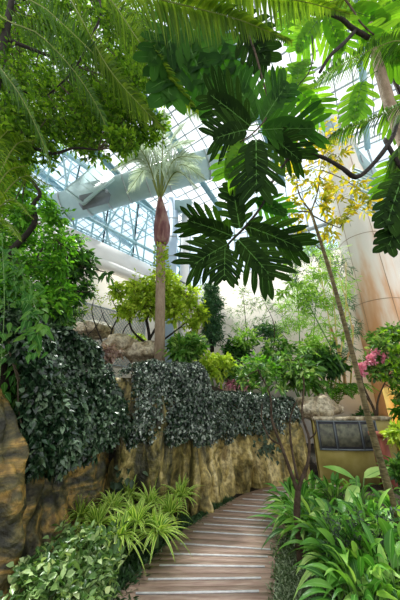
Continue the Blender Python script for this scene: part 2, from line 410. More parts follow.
# boardwalk: edges read along both sides, strips across it
EDGE = [((95, 622), (277, 620)), ((116, 600), (275, 597)), ((130, 585), (276, 583.5)), ((143, 570), (279, 572)), ((155, 558), (281, 562)),
        ((167, 547), (284, 555)), ((181, 534.5), (286, 541)), ((193, 527), (289, 533)), ((203, 520), (292, 526)), ((214, 513), (295, 519)),
        ((224, 507), (298, 512)), ((235, 501), (302, 506)), ((245, 496), (308, 501)), ((256, 492.5), (316, 496)), ((266, 489.5), (327, 492)), ((277, 487.5), (345, 488.5)), ((288, 486), (372, 487))]
Lp = [G(*a) for a, b in EDGE]; Rp = [G(*b) for a, b in EDGE]
Lp = [Lp[0] + (Lp[0] - Lp[1]) * 6] + Lp; Rp = [Rp[0] + (Rp[0] - Rp[1]) * 6] + Rp
Ls = smooth_line(Lp[1:], 200); Rs = smooth_line(Rp[1:], 200)
mb = MB(); K = 32
def lerp_edge(t):
    i = t * 199; j = min(int(i), 198); f = i - j
    return Ls[j] * (1 - f) + Ls[j + 1] * f, Rs[j] * (1 - f) + Rs[j + 1] * f
for k in range(-12, K):
    if k < 0:
        d = (Lp[1] - Lp[2]); e = (Rp[1] - Rp[2])
        l0 = Ls[0] + d * (-k) * .5; r0 = Rs[0] + e * (-k) * .5; l1 = l0 - d * .485; r1 = r0 - e * .485
    else:
        l0, r0 = lerp_edge(k / K); l1, r1 = lerp_edge((k + 1) / K)
    T = V(0, 0, .035); j = rng.normal() * .0006
    c = [l0 + T, r0 + T, r1 + T, l1 + T, l0, r0, r1, l1]; c = [a + V(0, 0, j) for a in c]
    o_ = rng.uniform(0, 9)
    mb.add(c, None, [(0, 1, 2, 3), (0, 4, 5, 1), (2, 6, 7, 3), (1, 5, 6, 2), (0, 3, 7, 4)], [(o_, o_), (o_ + 1, o_), (o_ + 1, o_ + .1), (o_, o_ + .1)] * 2)
path = tag(mb.build('path', M['wood']), kind='structure')
for k in range(0, 16):
    l, r = G(*EDGE[k][0]), G(*EDGE[k][1])
    a = l + (r - l) * .12 + V(0, 0, .04); b = l + (r - l) * .90 + V(0, 0, .04)
    sb = MB(); bar(sb, a, b, .017, .010); o = sb.build('anti_slip_strip', M['strip'], path)

# right planting bed edge
mb = MB(); pts = [G(a[0] + 3, a[1]) for b_, a in EDGE]
pts = [V(.75, 1.2, 0)] + pts
vs = []; q = []
for i, p in enumerate(pts):
    for j in range(8):
        f = j / 7; x = p[0] + (7.5 - p[0]) * f; vs.append((x, p[1], -.02 + .12 * min(1, f * 6) + .05 * noise.noise(Vector((x * 2, p[1] * 2, 3)))))
idx = np.arange(len(pts) * 8).reshape(len(pts), 8)
q = np.stack([idx[:-1, :-1], idx[:-1, 1:], idx[1:, 1:], idx[1:, :-1]], -1).reshape(-1, 4)
mb.add(vs, None, q); tag(mb.build('ground_bed', M['soil'], smooth=True), kind='structure')

# ------------------------------------------------------------------ rocks
def rock(name, label, s0, s1, top, mat, seed, lean=.25, amp=.16, depth=1.1, zstep=34):
    a, _ = rock_pt((s0 + s1) / 2)
    root = None
    m = int((s1 - s0) * 34) + 8; vs = []
    nback = 8
    for i in range(m):
        s = s0 + (s1 - s0) * i / (m - 1)
        p, o = rock_pt(s)
        ed = min(1, 6 * min(i, m - 1 - i) / (m - 1)) ** .5
        for j in range(zstep):
            f = j / (zstep - 1); z = -.15 + (top(s) + .15) * f
            q3 = Vector((p[0] * 1.0, p[1] * 1.0, z * .45 + seed))
            dsp = amp * (noise.noise(q3 * 2.2) * 1.3 + .5 * abs(noise.noise(q3 * 5.0)) + .25 * noise.noise(Vector((p[0] * 9, p[1] * 9, z * 5))))
            dsp += amp * .9 * (abs(noise.noise(Vector((s * 2.1 + seed, seed, z * .25)))) - .3)
            st = .05 * math.floor(2.6 * (z + .4 * noise.noise(Vector((p[0], p[1], seed)))))   # strata shelves
            q2 = p + o * (dsp - lean * f - .18 * f ** 6 + st * .25) - o * (1 - ed) * .3
            vs.append((q2[0], q2[1], z))
        for j in range(1, nback + 1):
            f = j / nback; q2 = p + o * (-lean - .18 - (depth - lean) * f)
            vs.append((q2[0], q2[1], top(s) * (1 - .02 * f) + .05 * noise.noise(Vector((q2[0] * 3, q2[1] * 3, seed))) - (.3 if f == 1 else 0)))
    w = zstep + nback
    idx = np.arange(m * w).reshape(m, w)
    q = np.stack([idx[:-1, :-1], idx[1:, :-1], idx[1:, 1:], idx[:-1, 1:]], -1).reshape(-1, 4)
    mbx = MB(); mbx.add(vs, None, q)
    return tag(mbx.build(name, mat, smooth=True, origin=V(a[0], a[1], 0)), label, 'rock')
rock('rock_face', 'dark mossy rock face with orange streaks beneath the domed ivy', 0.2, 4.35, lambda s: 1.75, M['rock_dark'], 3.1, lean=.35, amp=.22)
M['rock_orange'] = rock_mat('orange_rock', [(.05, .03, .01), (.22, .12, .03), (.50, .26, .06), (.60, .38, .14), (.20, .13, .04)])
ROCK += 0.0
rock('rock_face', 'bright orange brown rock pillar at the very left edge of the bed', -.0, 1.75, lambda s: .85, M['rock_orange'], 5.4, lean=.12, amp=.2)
rock('rock_face', 'shaded olive brown rock face behind the variegated strap leaved plants', 4.2, 7.15, lambda s: 1.95, M['rock_shaded'], 7.7, lean=.1, amp=.24)
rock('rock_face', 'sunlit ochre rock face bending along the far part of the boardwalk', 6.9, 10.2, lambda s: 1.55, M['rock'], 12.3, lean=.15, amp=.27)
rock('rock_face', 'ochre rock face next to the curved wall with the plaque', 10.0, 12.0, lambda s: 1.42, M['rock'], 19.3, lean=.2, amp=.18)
def boulder(c, r, mat, label, seed):
    mbx = MB(); n1, n2 = 26, 16; vs = []
    for i in range(n2 + 1):
        for j in range(n1):
            th = PI * i / n2; ph = 2 * PI * j / n1
            d = Vector((math.sin(th) * math.cos(ph), math.sin(th) * math.sin(ph), math.cos(th)))
            k = 1 + .35 * noise.noise(d * 1.6 + Vector((seed, 0, 0))) + .12 * noise.noise(d * 5 + Vector((seed, 1, 0)))
            vs.append((d[0] * r[0] * k, d[1] * r[1] * k, d[2] * r[2] * k))
    q = [(i * n1 + j, i * n1 + (j + 1) % n1, (i + 1) * n1 + (j + 1) % n1, (i + 1) * n1 + j) for i in range(n2) for j in range(n1)]
    mbx.add(np.array(vs), None, q); o = mbx.build('boulder', mat, smooth=True); o.location = Vector([float(a) for a in c])
    return tag(o, label, 'rock')
boulder(P(99, 392, 5.0), (.22, .3, .42), M['rock_pale'], 'mossy yellow boulder wedged between the two left ivy masses', 1.0)
boulder(P(314, 408, 6.35), (.55, .4, .28), M['rock_pale'], 'rounded tan boulder above the plaque wall beside the ivy end', 2.2)
boulder(P(146, 352, 7.2), (.55, .4, .3), M['rock_pale'], 'beige boulder behind the big ivy block left of the palm trunk', 5.2)
boulder(P(120, 345, 7.4), (.5, .4, .32), M['rock_pale'], 'low beige boulder under the bare dark stemmed shrub', 8.2)
boulder(P(92, 330, 7.9), (.6, .5, .3), M['rock_pale'], 'grey beige boulder at the foot of the trellis wall', 9.9)

# ------------------------------------------------------------------ ivy
def ivy(label, s0, s1, zlo, zhi, nleaf, L, W, mat, off=.12, lean=.1, topdepth=.55, seed=0, rag=.15, group=None, prof='heart', bulge=.1):
    a, _ = rock_pt((s0 + s1) / 2)
    root = thing('ivy', label, 'ivy', (a[0], a[1], zlo), group)
    Pn = np.zeros((nleaf, 3)); D = np.zeros((nleaf, 3)); N = np.zeros((nleaf, 3))
    S = rng.uniform(s0, s1, nleaf); Ht = zhi - zlo
    A = rng.uniform(0, 1, nleaf); back = rng.uniform(0, 1, nleaf) ** 1.3
    for i in range(nleaf):
        s = S[i]; p, o = rock_pt(s)
        e = min(1, 5 * min(s - s0, s1 - s) / max(s1 - s0, .01) + .25)
        lo = zlo + rag * (noise.noise(Vector((s * 2.3, seed, 0))) * 1.6 + .8 * noise.noise(Vector((s * 8, seed, 4))))
        hi = zhi + .05 * noise.noise(Vector((s * 4, seed, 9))) - .3 * (1 - e) ** 2
        tot = (hi - lo) + topdepth; u = A[i] * tot
        bl = off + bulge * noise.noise(Vector((s * 1.7, u * 2.2, seed))) + .05 * noise.noise(Vector((s * 7, u * 7, seed)))
        R = .22
        if u < hi - lo - R:
            z = lo + u; f = (z - lo) / Ht; outd = bl * min(1, .5 + f * 3) - lean * f; ny, nz_ = 1., .35
        elif u < hi - lo + R:
            th = (u - (hi - lo - R)) / (2 * R) * PI / 2
            z = hi - R + R * math.sin(th); outd = bl - lean - R * (1 - math.cos(th)); ny, nz_ = math.cos(th), .35 + math.sin(th)
        else:
            z = hi; outd = bl - lean - R - (u - (hi - lo + R)); ny, nz_ = .2, 1.
        inner = back[i] * .16
        q2 = p + o * (outd - inner * ny)
        Pn[i] = (q2[0], q2[1], z - inner * nz_ * .6)
        N[i] = (o[0] * ny, o[1] * ny, nz_)
        D[i] = (o[0] * .35, o[1] * .35, -1 if ny > .5 else -.3)
    N += rnd(nleaf) * .5; D += rnd(nleaf) * .8
    ml = MB(); leaves(ml, Pn, D, N, L * rng.uniform(.55, 1.2, nleaf), W * rng.uniform(.6, 1.2, nleaf), .1, prof, 4, .12)
    part(ml, 'foliage', mat, root)
    ms = MB()
    for k in range(14):
        s = s0 + (s1 - s0) * (k + .5) / 14; p, o = rock_pt(s); pts = []
        for j in range(7):
            z = zhi - .05 - (zhi - zlo) * .95 * j / 6; f = (z - zlo) / Ht
            q2 = p + o * (off * .1 - lean * f - .1 * f + .02 * rng.normal()); pts.append((q2[0], q2[1], z))
        tube(ms, pts, (.012, .005), 5)
    part(ms, 'stem', M['twig'], root)
    return root
ivy('big domed mass of heart leaved ivy on the left rock', 1.25, 3.98,     1.04, 2.52, 19000, .078, .066, M['ivy'], off=.20, lean=.55, topdepth=.9, seed=1.3, rag=.14, bulge=.22)
ivy('narrow ragged ivy trail in the dark gap beside the big dome', 3.9, 4.45, .95, 1.85, 3600, .062, .052, M['ivy'], off=.1, lean=.3, topdepth=.5, seed=5.1, rag=.25)
ivy('tall boxy block of small leaved ivy in front of the palm trunk', 4.3, 7.28, .98, 2.24, 15000, .048, .050, M['ivy_small'], off=.22, lean=.05, topdepth=.6, seed=9.2, rag=.07, bulge=.1)
ivy('lower long ivy curtain over the far bend of the rock', 7.25, 11.0, .98, 1.76, 13000, .046, .047, M['ivy_small'], off=.17, lean=.1, topdepth=.6, seed=14.2, rag=.12, bulge=.12)
ivy('thin end of ivy beside the tan boulder and plaque wall', 11.0, 11.75, 1.2, 1.66, 1300, .06, .052, M['ivy_small'], off=.1, lean=.15, topdepth=.4, seed=17.2, rag=.15)
def clinging(c, label, n=60, L=.11):
    root = thing('climbing_plant', label, 'plant', c)
    ml = MB(); ms = MB(); c = np.asarray(c, float)
    Q = c + rnd(n) * V(.12, .05, .13)
    leaves(ml, Q, rnd(n) * .6 + V(.1, -.3, -.5), V(0, -1, .5) + rnd(n) * .4, L * rng.uniform(.6, 1.1, n), L * .8, .1, 'heart')
    prisms(ms, np.repeat(c[None] + V(0, .1, -.05), n, 0), Q, .004, .002)
    part(ml, 'foliage', M['dusky'], root); part(ms, 'stem', M['twig'], root)
clinging(P(121, 484, 4.35), 'small grey leaved climber on the shaded rock above the strap leaved plants')
clinging(P(267, 447, 5.7), 'small grey leaved climber in a crack of the far ochre rock', 50, .10)

# ------------------------------------------------------------------ curved wall with plaque
C0 = V(3.25, 9.2); wall_r = 3.3
def arc(a, r=wall_r, z=0): return V(C0[0] + r * math.cos(a), C0[1] + r * math.sin(a), z)
A0, A1 = math.radians(-105), math.radians(-76)
def arc_strip(mbx, a0, a1, r, z0, z1, th, n=24):
    vs = []
    for i in range(n + 1):
        a = a0 + (a1 - a0) * i / n
        vs += [arc(a, r, z0), arc(a, r, z1), arc(a, r - th, z1), arc(a, r - th, z0)]
    q = []
    for i in range(n):
        for k in range(4): q.append((i * 4 + k, i * 4 + (k + 1) % 4, i * 4 + 4 + (k + 1) % 4, i * 4 + 4 + k))
    q += [(0, 1, 2, 3), (n * 4, n * 4 + 3, n * 4 + 2, n * 4 + 1)]
    mbx.add(vs, None, q)
root = thing('plaque_wall', 'low curved yellowish wall carrying a dark framed plaque at the end of the boardwalk', 'wall', (C0[0], C0[1] - wall_r, 0))
w = MB(); arc_strip(w, A0, A1, wall_r, -.05, 1.2, .25); part(w, 'wall_body', M['yellow_plaster'], root)
w = MB(); arc_strip(w, A0, A1, wall_r + .04, 1.2, 1.27, .33); part(w, 'capstone', M['rock_pale'], root)
w = MB(); arc_strip(w, A0 + .02, A1 - .12, wall_r + .03, .66, 1.19, .03); o = part(w, 'plaque', M['plaque'], root); o['label'] = 'dark framed information plaque'
w = MB(); arc_strip(w, A0 + .035, A0 + .115, wall_r + .036, .72, 1.13, .005); part(w, 'picture_panel', M['plaque_print'], o)
w = MB(); arc_strip(w, A0 + .135, A0 + .27, wall_r + .036, .72, 1.13, .005); part(w, 'picture_panel', M['plaque_print'], o)
w = MB(); arc_strip(w, A0 + .29, A1 - .14, wall_r + .036, .72, 1.13, .005); part(w, 'picture_panel', M['plaque_print'], o)
w = MB()
for aa in (A0 + .022, A0 + .12, A0 + .275, A1 - .128): arc_strip(w, aa, aa + .008, wall_r + .045, .66, 1.19, .02, 2)
arc_strip(w, A0 + .02, A1 - .12, wall_r + .045, 1.17, 1.2, .02); arc_strip(w, A0 + .02, A1 - .12, wall_r + .045, .65, .68, .02)
part(w, 'plaque_frame', M['dark_metal'], o)
p0 = P(383, 452, 5.55)
w = MB(); box(w, (p0[0] + .02, 5.62, .46), (.16, .22, .96), .2); box(w, (p0[0] + .02, 5.62, .98), (.20, .26, .08), .2)
tag(w.build('stone_pier', M['red_plaster']), 'dark red pier just beyond the leaning thin trunk', 'pier')
w = MB(); box(w, (7.1, 8.3, .95), (3.0, .3, 2.0), .1)
tag(w.build('wall_garden', M['orange_lit_plaster']), kind='structure')

# ------------------------------------------------------------------ big column
cc = P(376, 250, 9.0); cx, cy = cc[0] + .12, 9.0 + .85
w = MB(); R_ = .92
ang = np.linspace(0, 2 * PI, 41)[:-1]
vs = []; zs = np.linspace(0, 16, 30)
for z in zs:
    for a in ang: vs.append((cx + R_ * math.cos(a), cy + R_ * math.sin(a), z))
q = [(i * 40 + k, i * 40 + (k + 1) % 40, (i + 1) * 40 + (k + 1) % 40, (i + 1) * 40 + k) for i in range(29) for k in range(40)]
w.add(vs, None, q)
col = tag(w.build('pillar', M['column'], smooth=True), kind='structure')
w = MB()
for z in (5.2, 8.2, 11.0):
    pts = [(cx + (R_ + .004) * math.cos(a), cy + (R_ + .004) * math.sin(a), z) for a in np.linspace(0, 2 * PI, 41)]
    tube(w, pts, .012, 4, False)
for a in (math.radians(-95), math.radians(-20), math.radians(-160)):
    tube(w, [(cx + R_ * math.cos(a), cy + R_ * math.sin(a), z) for z in (0, 16)], .012, 4, False)
w.build('panel_joint', M['brown'], col)

# ------------------------------------------------------------------ building
WA = V(-.64, 15.0); WB = V(-7.4, 7.1); WC = V(9.2, 8.75)
def wallbox(mbx, a, b, z0, z1, th, off=0.0):
    d = nrm(V(*(b - a))); nr = V(d[1], -d[0])
    c = (a + b) / 2 + nr * off; mbx2 = box(mbx, (c[0], c[1], (z0 + z1) / 2), (np.linalg.norm(b - a), th, z1 - z0), math.atan2(d[1], d[0]))
w = MB(); wallbox(w, WB, WA, 0, 7.3, .3, -.15); tag(w.build('wall_left', M['cream']), kind='structure')
w = MB(); wallbox(w, WA, WC, 0, 8.1, .3, .15); tag(w.build('wall_right', M['cream']), kind='structure')
# inward direction of each wall
dL = nrm(WA - WB); nL = V(dL[1], -dL[0]); dR = nrm(WC - WA); nR = V(dR[1], -dR[0])
def onL(t, z, off=0.): q = WB + dL * t + nL * off; return V(q[0], q[1], z)
def onR(t, z, off=0.): q = WA + dR * t + nR * off; return V(q[0], q[1], z)
LL = np.linalg.norm(WA - WB); LR = np.linalg.norm(WC - WA)
w = MB(); bar(w, onL(0, 7.35, .2), onL(LL, 7.35, .2), .5, .35); tag(w.build('trim_1', M['ledge']), kind='structure')
w = MB(); bar(w, onL(0, 8.0, .0), onL(LL * .72, 8.0, .0), .12, 1.1)
tag(w.build('balcony_parapet', M['ledge']), 'white balcony parapet along the upper left wall', 'parapet')
w = MB(); bar(w, onL(LL * .735, 8.15, -.1), onL(LL * .82, 8.15, -.1), .1, 1.5)
tag(w.build('door_1', M['brown']), kind='structure')
root = thing('bracket_rack', 'grey metal bracket frame under the balcony next to the palm trunk', 'rack', onL(LL * .8, 7.5, .7))
w = MB()
for k in range(5): bar(w, onL(LL * (.70 + .05 * k), 7.55, .4), onL(LL * (.70 + .05 * k), 7.55, 1.3), .05)
part(w, 'crossbar', M['dark_metal'], root)
w = MB(); bar(w, onL(LL * .69, 7.6, .5), onL(LL * .92, 7.6, .5), .06); bar(w, onL(LL * .69, 7.6, 1.3), onL(LL * .92, 7.6, 1.3), .06); part(w, 'rail', M['dark_metal'], root)
w = MB(); bar(w, onR(0, 5.6, .03), onR(LR, 5.6, .03), .08, .2); tag(w.build('trim_2', M['brown']), kind='structure')
w = MB(); bar(w, onR(0, 8.15, .05), onR(LR, 8.15, .05), .45, .22); tag(w.build('trim_3', M['ledge']), kind='structure')
# trellis on left wall
root = thing('wall_trellis', 'diagonal lattice trellis fixed to the cream wall behind the bare shrub', 'trellis', onL(LL * .47, 3.4, .1))
w = MB(); t0, t1, z0, z1 = LL * .22, LL * .68, 3.0, 5.4
wd = t1 - t0; hh = z1 - z0
for sgn in (1, -1):
    k = -hh
    while k < wd:
        a0_, a1_ = max(k, 0), min(k + hh, wd)
        za, zb = (a0_ - k), (a1_ - k)
        if sgn < 0: za, zb = hh - za, hh - zb
        bar(w, onL(t0 + a0_, z0 + za, .07 + .02 * sgn), onL(t0 + a1_, z0 + zb, .07 + .02 * sgn), .018)
        k += .17
part(w, 'lattice', M['steel_grey'], root)
w = MB()
for a, b in (((t0, z0), (t1, z0)), ((t0, z1), (t1, z1)), ((t0, z0), (t0, z1)), ((t1, z0), (t1, z1))): bar(w, onL(a[0], a[1], .07), onL(b[0], b[1], .07), .05)
part(w, 'frame', M['steel_grey'], root)
# atrium glazing above left wall : window with mullions and teal trusses
win = MB(); bar(win, onL(0, 11.0, -1.5), onL(LL + 1.5, 11.0, -1.5), .02, 6.2); wo = tag(win.build('window_1', M['glass_blue']), kind='structure')
w = MB()
for k in range(15):
    t = (LL + 1.5) * k / 14; bar(w, onL(t, 7.6, -1.45), onL(t, 14.2, -1.45), .07)
for k in range(6): bar(w, onL(0, 8.6 + k * 1.05, -1.45), onL(LL + 1.5, 8.6 + k * 1.05, -1.45), .05)
w.build('window_frame', M['steel'], wo)
root = thing('steel_truss', 'teal steel lattice truss in front of the atrium glass', 'truss', onL(LL * .6, 7.6, -.8))
w = MB()
for lev in (10.1, 13.0): bar(w, onL(0, lev, -.8), onL(LL + .8, lev, -.8), .13)
part(w, 'chord', M['steel'], root)
w = MB()
for k in range(12):
    ta, tb = (LL + .8) * k / 12, (LL + .8) * (k + 1) / 12
    if k % 2: ta, tb = tb, ta
    bar(w, onL(ta, 7.7, -.8), onL(tb, 10.1, -.8), .07); bar(w, onL(tb, 10.1, -.8), onL(ta, 13.0, -.8), .07)
    bar(w, onL(tb, 7.7, -.9), onL(tb, 13.0, -.9), .06)
part(w, 'web_member', M['steel'], root)
root = thing('steel_railing', 'pale steel stair railing inside the atrium behind the balcony', 'railing', onL(LL * .5, 8.0, -.5))
w = MB()
for k in range(22): bar(w, onL(LL * .3 + k * .25, 7.6, -.45), onL(LL * .3 + k * .25, 9.1, -.45), .025)
part(w, 'baluster', M['steel'], root)
w = MB(); bar(w, onL(LL * .3, 9.1, -.45), onL(LL * .3 + 5.3, 9.1, -.45), .05); part(w, 'handrail', M['steel'], root)

# window band above right wall
win = MB(); bar(win, onR(-1, 11.1, -.2), onR(LR, 11.1, -.2), .02, 5.7); wo = tag(win.build('window_2', M['glass_blue']), kind='structure')
w = MB()
for k in range(16): bar(w, onR(-1 + (LR + 1) * k / 15, 8.2, -.15), onR(-1 + (LR + 1) * k / 15, 13.95, -.15), .07)
for z_ in (11.2, 12.5, 13.8): bar(w, onR(-1, z_, -.15), onR(LR, z_, -.15), .05)
bar(w, onR(-1, 9.95, -.15), onR(LR, 9.95, -.15), .16); bar(w, onR(-1, 8.9, -.15), onR(LR, 8.9, -.15), .05)
w.build('window_frame', M['steel_grey'], wo)

# sloping glazed roof: from above the walls up and over the garden
def roof(t, s): # t along right wall direction, s up the slope towards the camera
    q = WA + dR * t + nR * s; return V(q[0], q[1], 14.0 + s * .15 if s < 9 else 15.35)
w = MB(); q4 = [roof(-9, 0), roof(14, 0), roof(14, 9), roof(-9, 9)]; w.add(q4, None, [(0, 1, 2, 3)])
q5 = [roof(-9, 9), roof(14, 9), roof(14, 9) + V(*(nR * 12), 0), roof(-9, 9) + V(*(nR * 12), 0)]; w.add(q5, None, [(0, 1, 2, 3)])
ce = tag(w.build('ceiling', M['glass']), kind='structure')
w = MB()
for k in range(34):
    t = -9 + 23 * k / 33
    bar(w, roof(t, 0), roof(t, 9), .04, .08); bar(w, roof(t, 9), roof(t, 9) + V(*(nR * 12), 0), .05, .1)
for k in range(16): bar(w, roof(-9, 9 * k / 15), roof(14, 9 * k / 15), .05, .08)
for k in range(12): bar(w, roof(-9, 9) + V(*(nR * k), 0), roof(14, 9) + V(*(nR * k), 0), .05, .08)
w.build('glazing_bar', M['steel_grey'], ce)
w = MB()
for k in range(5):
    t = -6 + 4.2 * k; dz = V(0, 0, -.5)
    bar(w, roof(t, 0) + dz, roof(t, 9) + dz, .22, .34)
    w.build('roof_beam', M['steel'], ce)
# big beams seen through the leaves at upper right
root = thing('roof_girder', 'wide grey green girder crossing the roof above the big round column', 'girder', P(350, 130, 9))
w = MB(); bar(w, P(286, 78, 9.0), P(420, 236, 9.4), .5, .5); part(w, 'flange', M['duct'], root)
w = MB(); a_, b_ = P(286, 78, 9.0), P(420, 236, 9.4)
for k in range(14):
    q_ = a_ + (b_ - a_) * (k + .5) / 14; bar(w, q_ + V(0, -.27, -.24), q_ + V(0, -.27, .24), .04)
part(w, 'stiffener', M['steel_grey'], root)
root = thing('louver_panel', 'grey green louvred panel beside the top of the round column', 'louver', P(392, 200, 8))
w = MB(); a_, b_, c_, d_ = P(352, 168, 8.0), P(410, 190, 7.2), P(352, 205, 8.0), P(410, 236, 7.2)
for k in range(13):
    f = k / 12; bar(w, a_ * (1 - f) + c_ * f, b_ * (1 - f) + d_ * f, .12, .03)
part(w, 'slat', M['duct'], root)
w = MB(); bar(w, a_, c_, .1); bar(w, b_, d_, .1); bar(w, (a_ + b_) / 2, (c_ + d_) / 2, .08); part(w, 'frame', M['steel_grey'], root)

# ducts
root = thing('ventilation_duct', 'wide round grey duct slanting below the roof above the atrium glass', 'duct', P(150, 183, 12))
w = MB(); a_, b_ = P(56, 210, 9.5), P(236, 156, 8.8); tube(w, [a_, b_], .66, 28); part(w, 'pipe', M['duct'], root, True)
w = MB()
for k in range(9):
    q_ = a_ + (b_ - a_) * (k + .5) / 9; dd = nrm(b_ - a_) * .03; tube(w, [q_ - dd, q_ + dd], .69, 28)
part(w, 'flange', M['steel_grey'], root)
root = thing('air_handling_box', 'ribbed pale green grey ventilation box hanging left of the round duct', 'ventilation box', P(95, 185, 8))
w = MB()
c0, c1, c2, c3 = P(66, 190, 8.0), P(98, 163, 8.4), P(114, 178, 8.0), P(84, 203, 7.6)
up_ = V(0, 0, .12); w.add([c0, c1, c2, c3, c0 + up_, c1 + up_, c2 + up_, c3 + up_], None, [(0, 1, 2, 3), (4, 7, 6, 5), (0, 4, 5, 1), (1, 5, 6, 2), (2, 6, 7, 3), (3, 7, 4, 0)]); part(w, 'panel', M['duct'], root)
w = MB()
for k in range(7):
    f = k / 6; bar(w, (c0 * (1 - f) + c1 * f) - up_ * .5, (c3 * (1 - f) + c2 * f) - up_ * .5, .07, .1)
bar(w, c0 - up_ * .3, c1 - up_ * .3, .09); bar(w, c3 - up_ * .3, c2 - up_ * .3, .09); part(w, 'rib', M['duct'], root)
w = MB(); bar(w, P(81, 203, 7.8), P(108, 196, 8.2), .5, .3); part(w, 'outlet_box', M['dark_metal'], root)
root = thing('vertical_duct', 'tall blue grey rectangular duct behind the palm trunk', 'duct', P(171, 285, 14))
w = MB(); q_ = P(171.5, 250, 13.2); r_ = .34
bar(w, (q_[0], q_[1], 2.5), (q_[0], q_[1], P(171, 203, 13.2)[2] + .2), .62, .62, up=(0, -1, 0)); part(w, 'shaft', M['duct_blue'], root)
w = MB()
for k in range(7): bar(w, (q_[0], q_[1], 4 + k * 1.35), (q_[0], q_[1], 4.06 + k * 1.35), .68, .68, up=(0, -1, 0))
part(w, 'collar', M['steel_grey'], root)
w = MB(); zt = P(184, 206, 13.0); tube(w, [zt - V(.55, 0, 0), zt + V(.5, 0, 0)], .42, 24)
tag(w.build('duct_drum', M['duct'], smooth=False), 'short round duct drum beside the palm crown', 'duct')
w = MB(); q_ = P(185, 250, 13.6); tube(w, [(q_[0], q_[1], 1.5), (q_[0], q_[1], 13.9)], .27, 24)
tag(w.build('pillar_slim', M['ledge'], smooth=True), kind='structure')

# ------------------------------------------------------------------ frond and big leaf makers
def frond(parent, pts, Lf, wf, n=46, mat='palm', droop=.55, start=.18, rad=(.016, .004), sweep=.45, nup=.6, taper=.75, name='frond', fold=.25, rachis='rachis'):
    line = smooth_line(pts, 30)
    mr = MB(); tube(mr, line, rad, 6)
    o = part(mr, name, M[rachis], parent)
    t = np.linspace(start, .995, n); ii = t * 29; j = np.minimum(ii.astype(int), 28); f = (ii - j)[:, None]
    Q = line[j] * (1 - f) + line[j + 1] * f; T = nrm(line[j + 1] - line[j])
    side = nrm(np.cross(T, V(0, 0, 1) + 0 * T)); up = np.cross(side, T)
    env = np.sin(PI * (.12 + .88 * (1 - t)) ** .8) ** .6 if taper is None else (1 - taper * np.abs(2 * (t - .42)) ** 2.4).clip(.15, 1)
    ml = MB()
    for sg in (-1, 1):
        D = side * sg + T * (sweep + .5 * t[:, None] ** 3) + up * .15 + rnd(n) * .07
        leaves(ml, Q, D, up * nup + side * sg * (-.3) + rnd(n) * .12, Lf * env * rng.uniform(.9, 1.08, n), wf, droop * rng.uniform(.7, 1.3, n), 'blade', 6, fold)
    off = V(*parent.location) + V(*o.location)
    ml.v = [a - off for a in ml.v]
    ml.build('leaflets', M[mat], o)
    return o

def bread_leaf(parent, base, tip, width, tilt=0., nl=6, mat='bread', droop=.08, face=None):
    """deeply lobed breadfruit leaf from stalk end to tip"""
    base = np.asarray(base, float); tip = np.asarray(tip, float)
    d = tip - base; L = np.linalg.norm(d); D = d / L
    mid = (base + tip) / 2
    N = nrm(V(0, 0, H) - mid) if face is None else nrm(np.asarray(face, float))
    X = nrm(np.cross(D, N)); N = np.cross(X, D)
    X = nrm(X + N * tilt); N = np.cross(X, D)
    bend = lambda t: base + D * L * t - N * 0 + V(0, 0, -1) * L * droop * t * t
    ml = MB(); n = nl
    # central web with smooth outline
    ts = np.linspace(0, 1, 14); vs = []; uv = []
    for t in ts:
        hw = width * .20 * (math.sin(PI * min(t * .9 + .08, 1)) ** .7)
        c = bend(t)
        for k in (-1, -.5, 0, .5, 1): vs.append(c + X * hw * k + N * hw * abs(k) * .12); uv.append((k * .5 + .5, t))
    q = [(i * 5 + k, i * 5 + k + 1, i * 5 + k + 6, i * 5 + k + 5) for i in range(13) for k in range(4)]
    ml.add(vs, None, q, uv)
    mv = MB(); tube(mv, [bend(t) - N * -.004 for t in np.linspace(0, .98, 8)], (.007 * L / .6, .002), 5)
    for i in range(n):
        t = .06 + .80 * i / (n - 1)
        ln_ = width * .66 * (math.sin(PI * (.22 + .62 * (t ** .9))) ** .9)
        if i == 0: ln_ *= .8
        ang = math.radians(60 - 34 * t)
        for sg in (-1, 1):
            tt = t + (.02 if sg > 0 else 0)
            b = bend(tt); dr = X * sg * math.sin(ang) + D * math.cos(ang)
            dr = nrm(dr + rng.normal(size=3) * .03); l_ = ln_ * rng.uniform(.92, 1.08)
            w_ = L / n * .98 * rng.uniform(.9, 1.05)
            rows = 12; vv = []; uu = []; Y_ = nrm(np.cross(N, dr))
            for r_ in range(rows):
                s_ = r_ / (rows - 1)
                hw = w_ * .5 * float(np.interp(s_, (0, .2, .42, .62, .8, .93, 1), (1, .86, .66, .74, .66, .36, .03)))
                c = b + dr * l_ * s_ - V(0, 0, 1) * l_ * .10 * s_ * s_ + D * l_ * .10 * s_ * s_
                for k in (-1, 0, 1): vv.append(c + Y_ * hw * k + N * (hw * abs(k) * .18 + .002 * (i % 2))); uu.append((k * .5 + .5, s_))
            qq = [(a * 3 + k, a * 3 + k + 1, a * 3 + k + 4, a * 3 + k + 3) for a in range(rows - 1) for k in (0, 1)]
            ml.add(vv, None, qq, uu)
            tube(mv, [b + N * .004, b + dr * l_ * .45 + N * .004, b + dr * l_ * .85 + N * .004 - V(0, 0, 1) * l_ * .07], (.0035 * L / .6, .001), 4)
    # tip lobe
    leaves(ml, bend(.80), D + V(0, 0, -.1), N, L * .26, width * .26, .05, 'oval', 6, .1)
    # white glint free single sheet: one island-coloured mesh
    o = part(ml, 'leaf', M[mat], parent)
    off = V(*parent.location); mv.v = [a - off for a in mv.v]
    mv.build('leaf_veins', M['vein'], o)
    return o

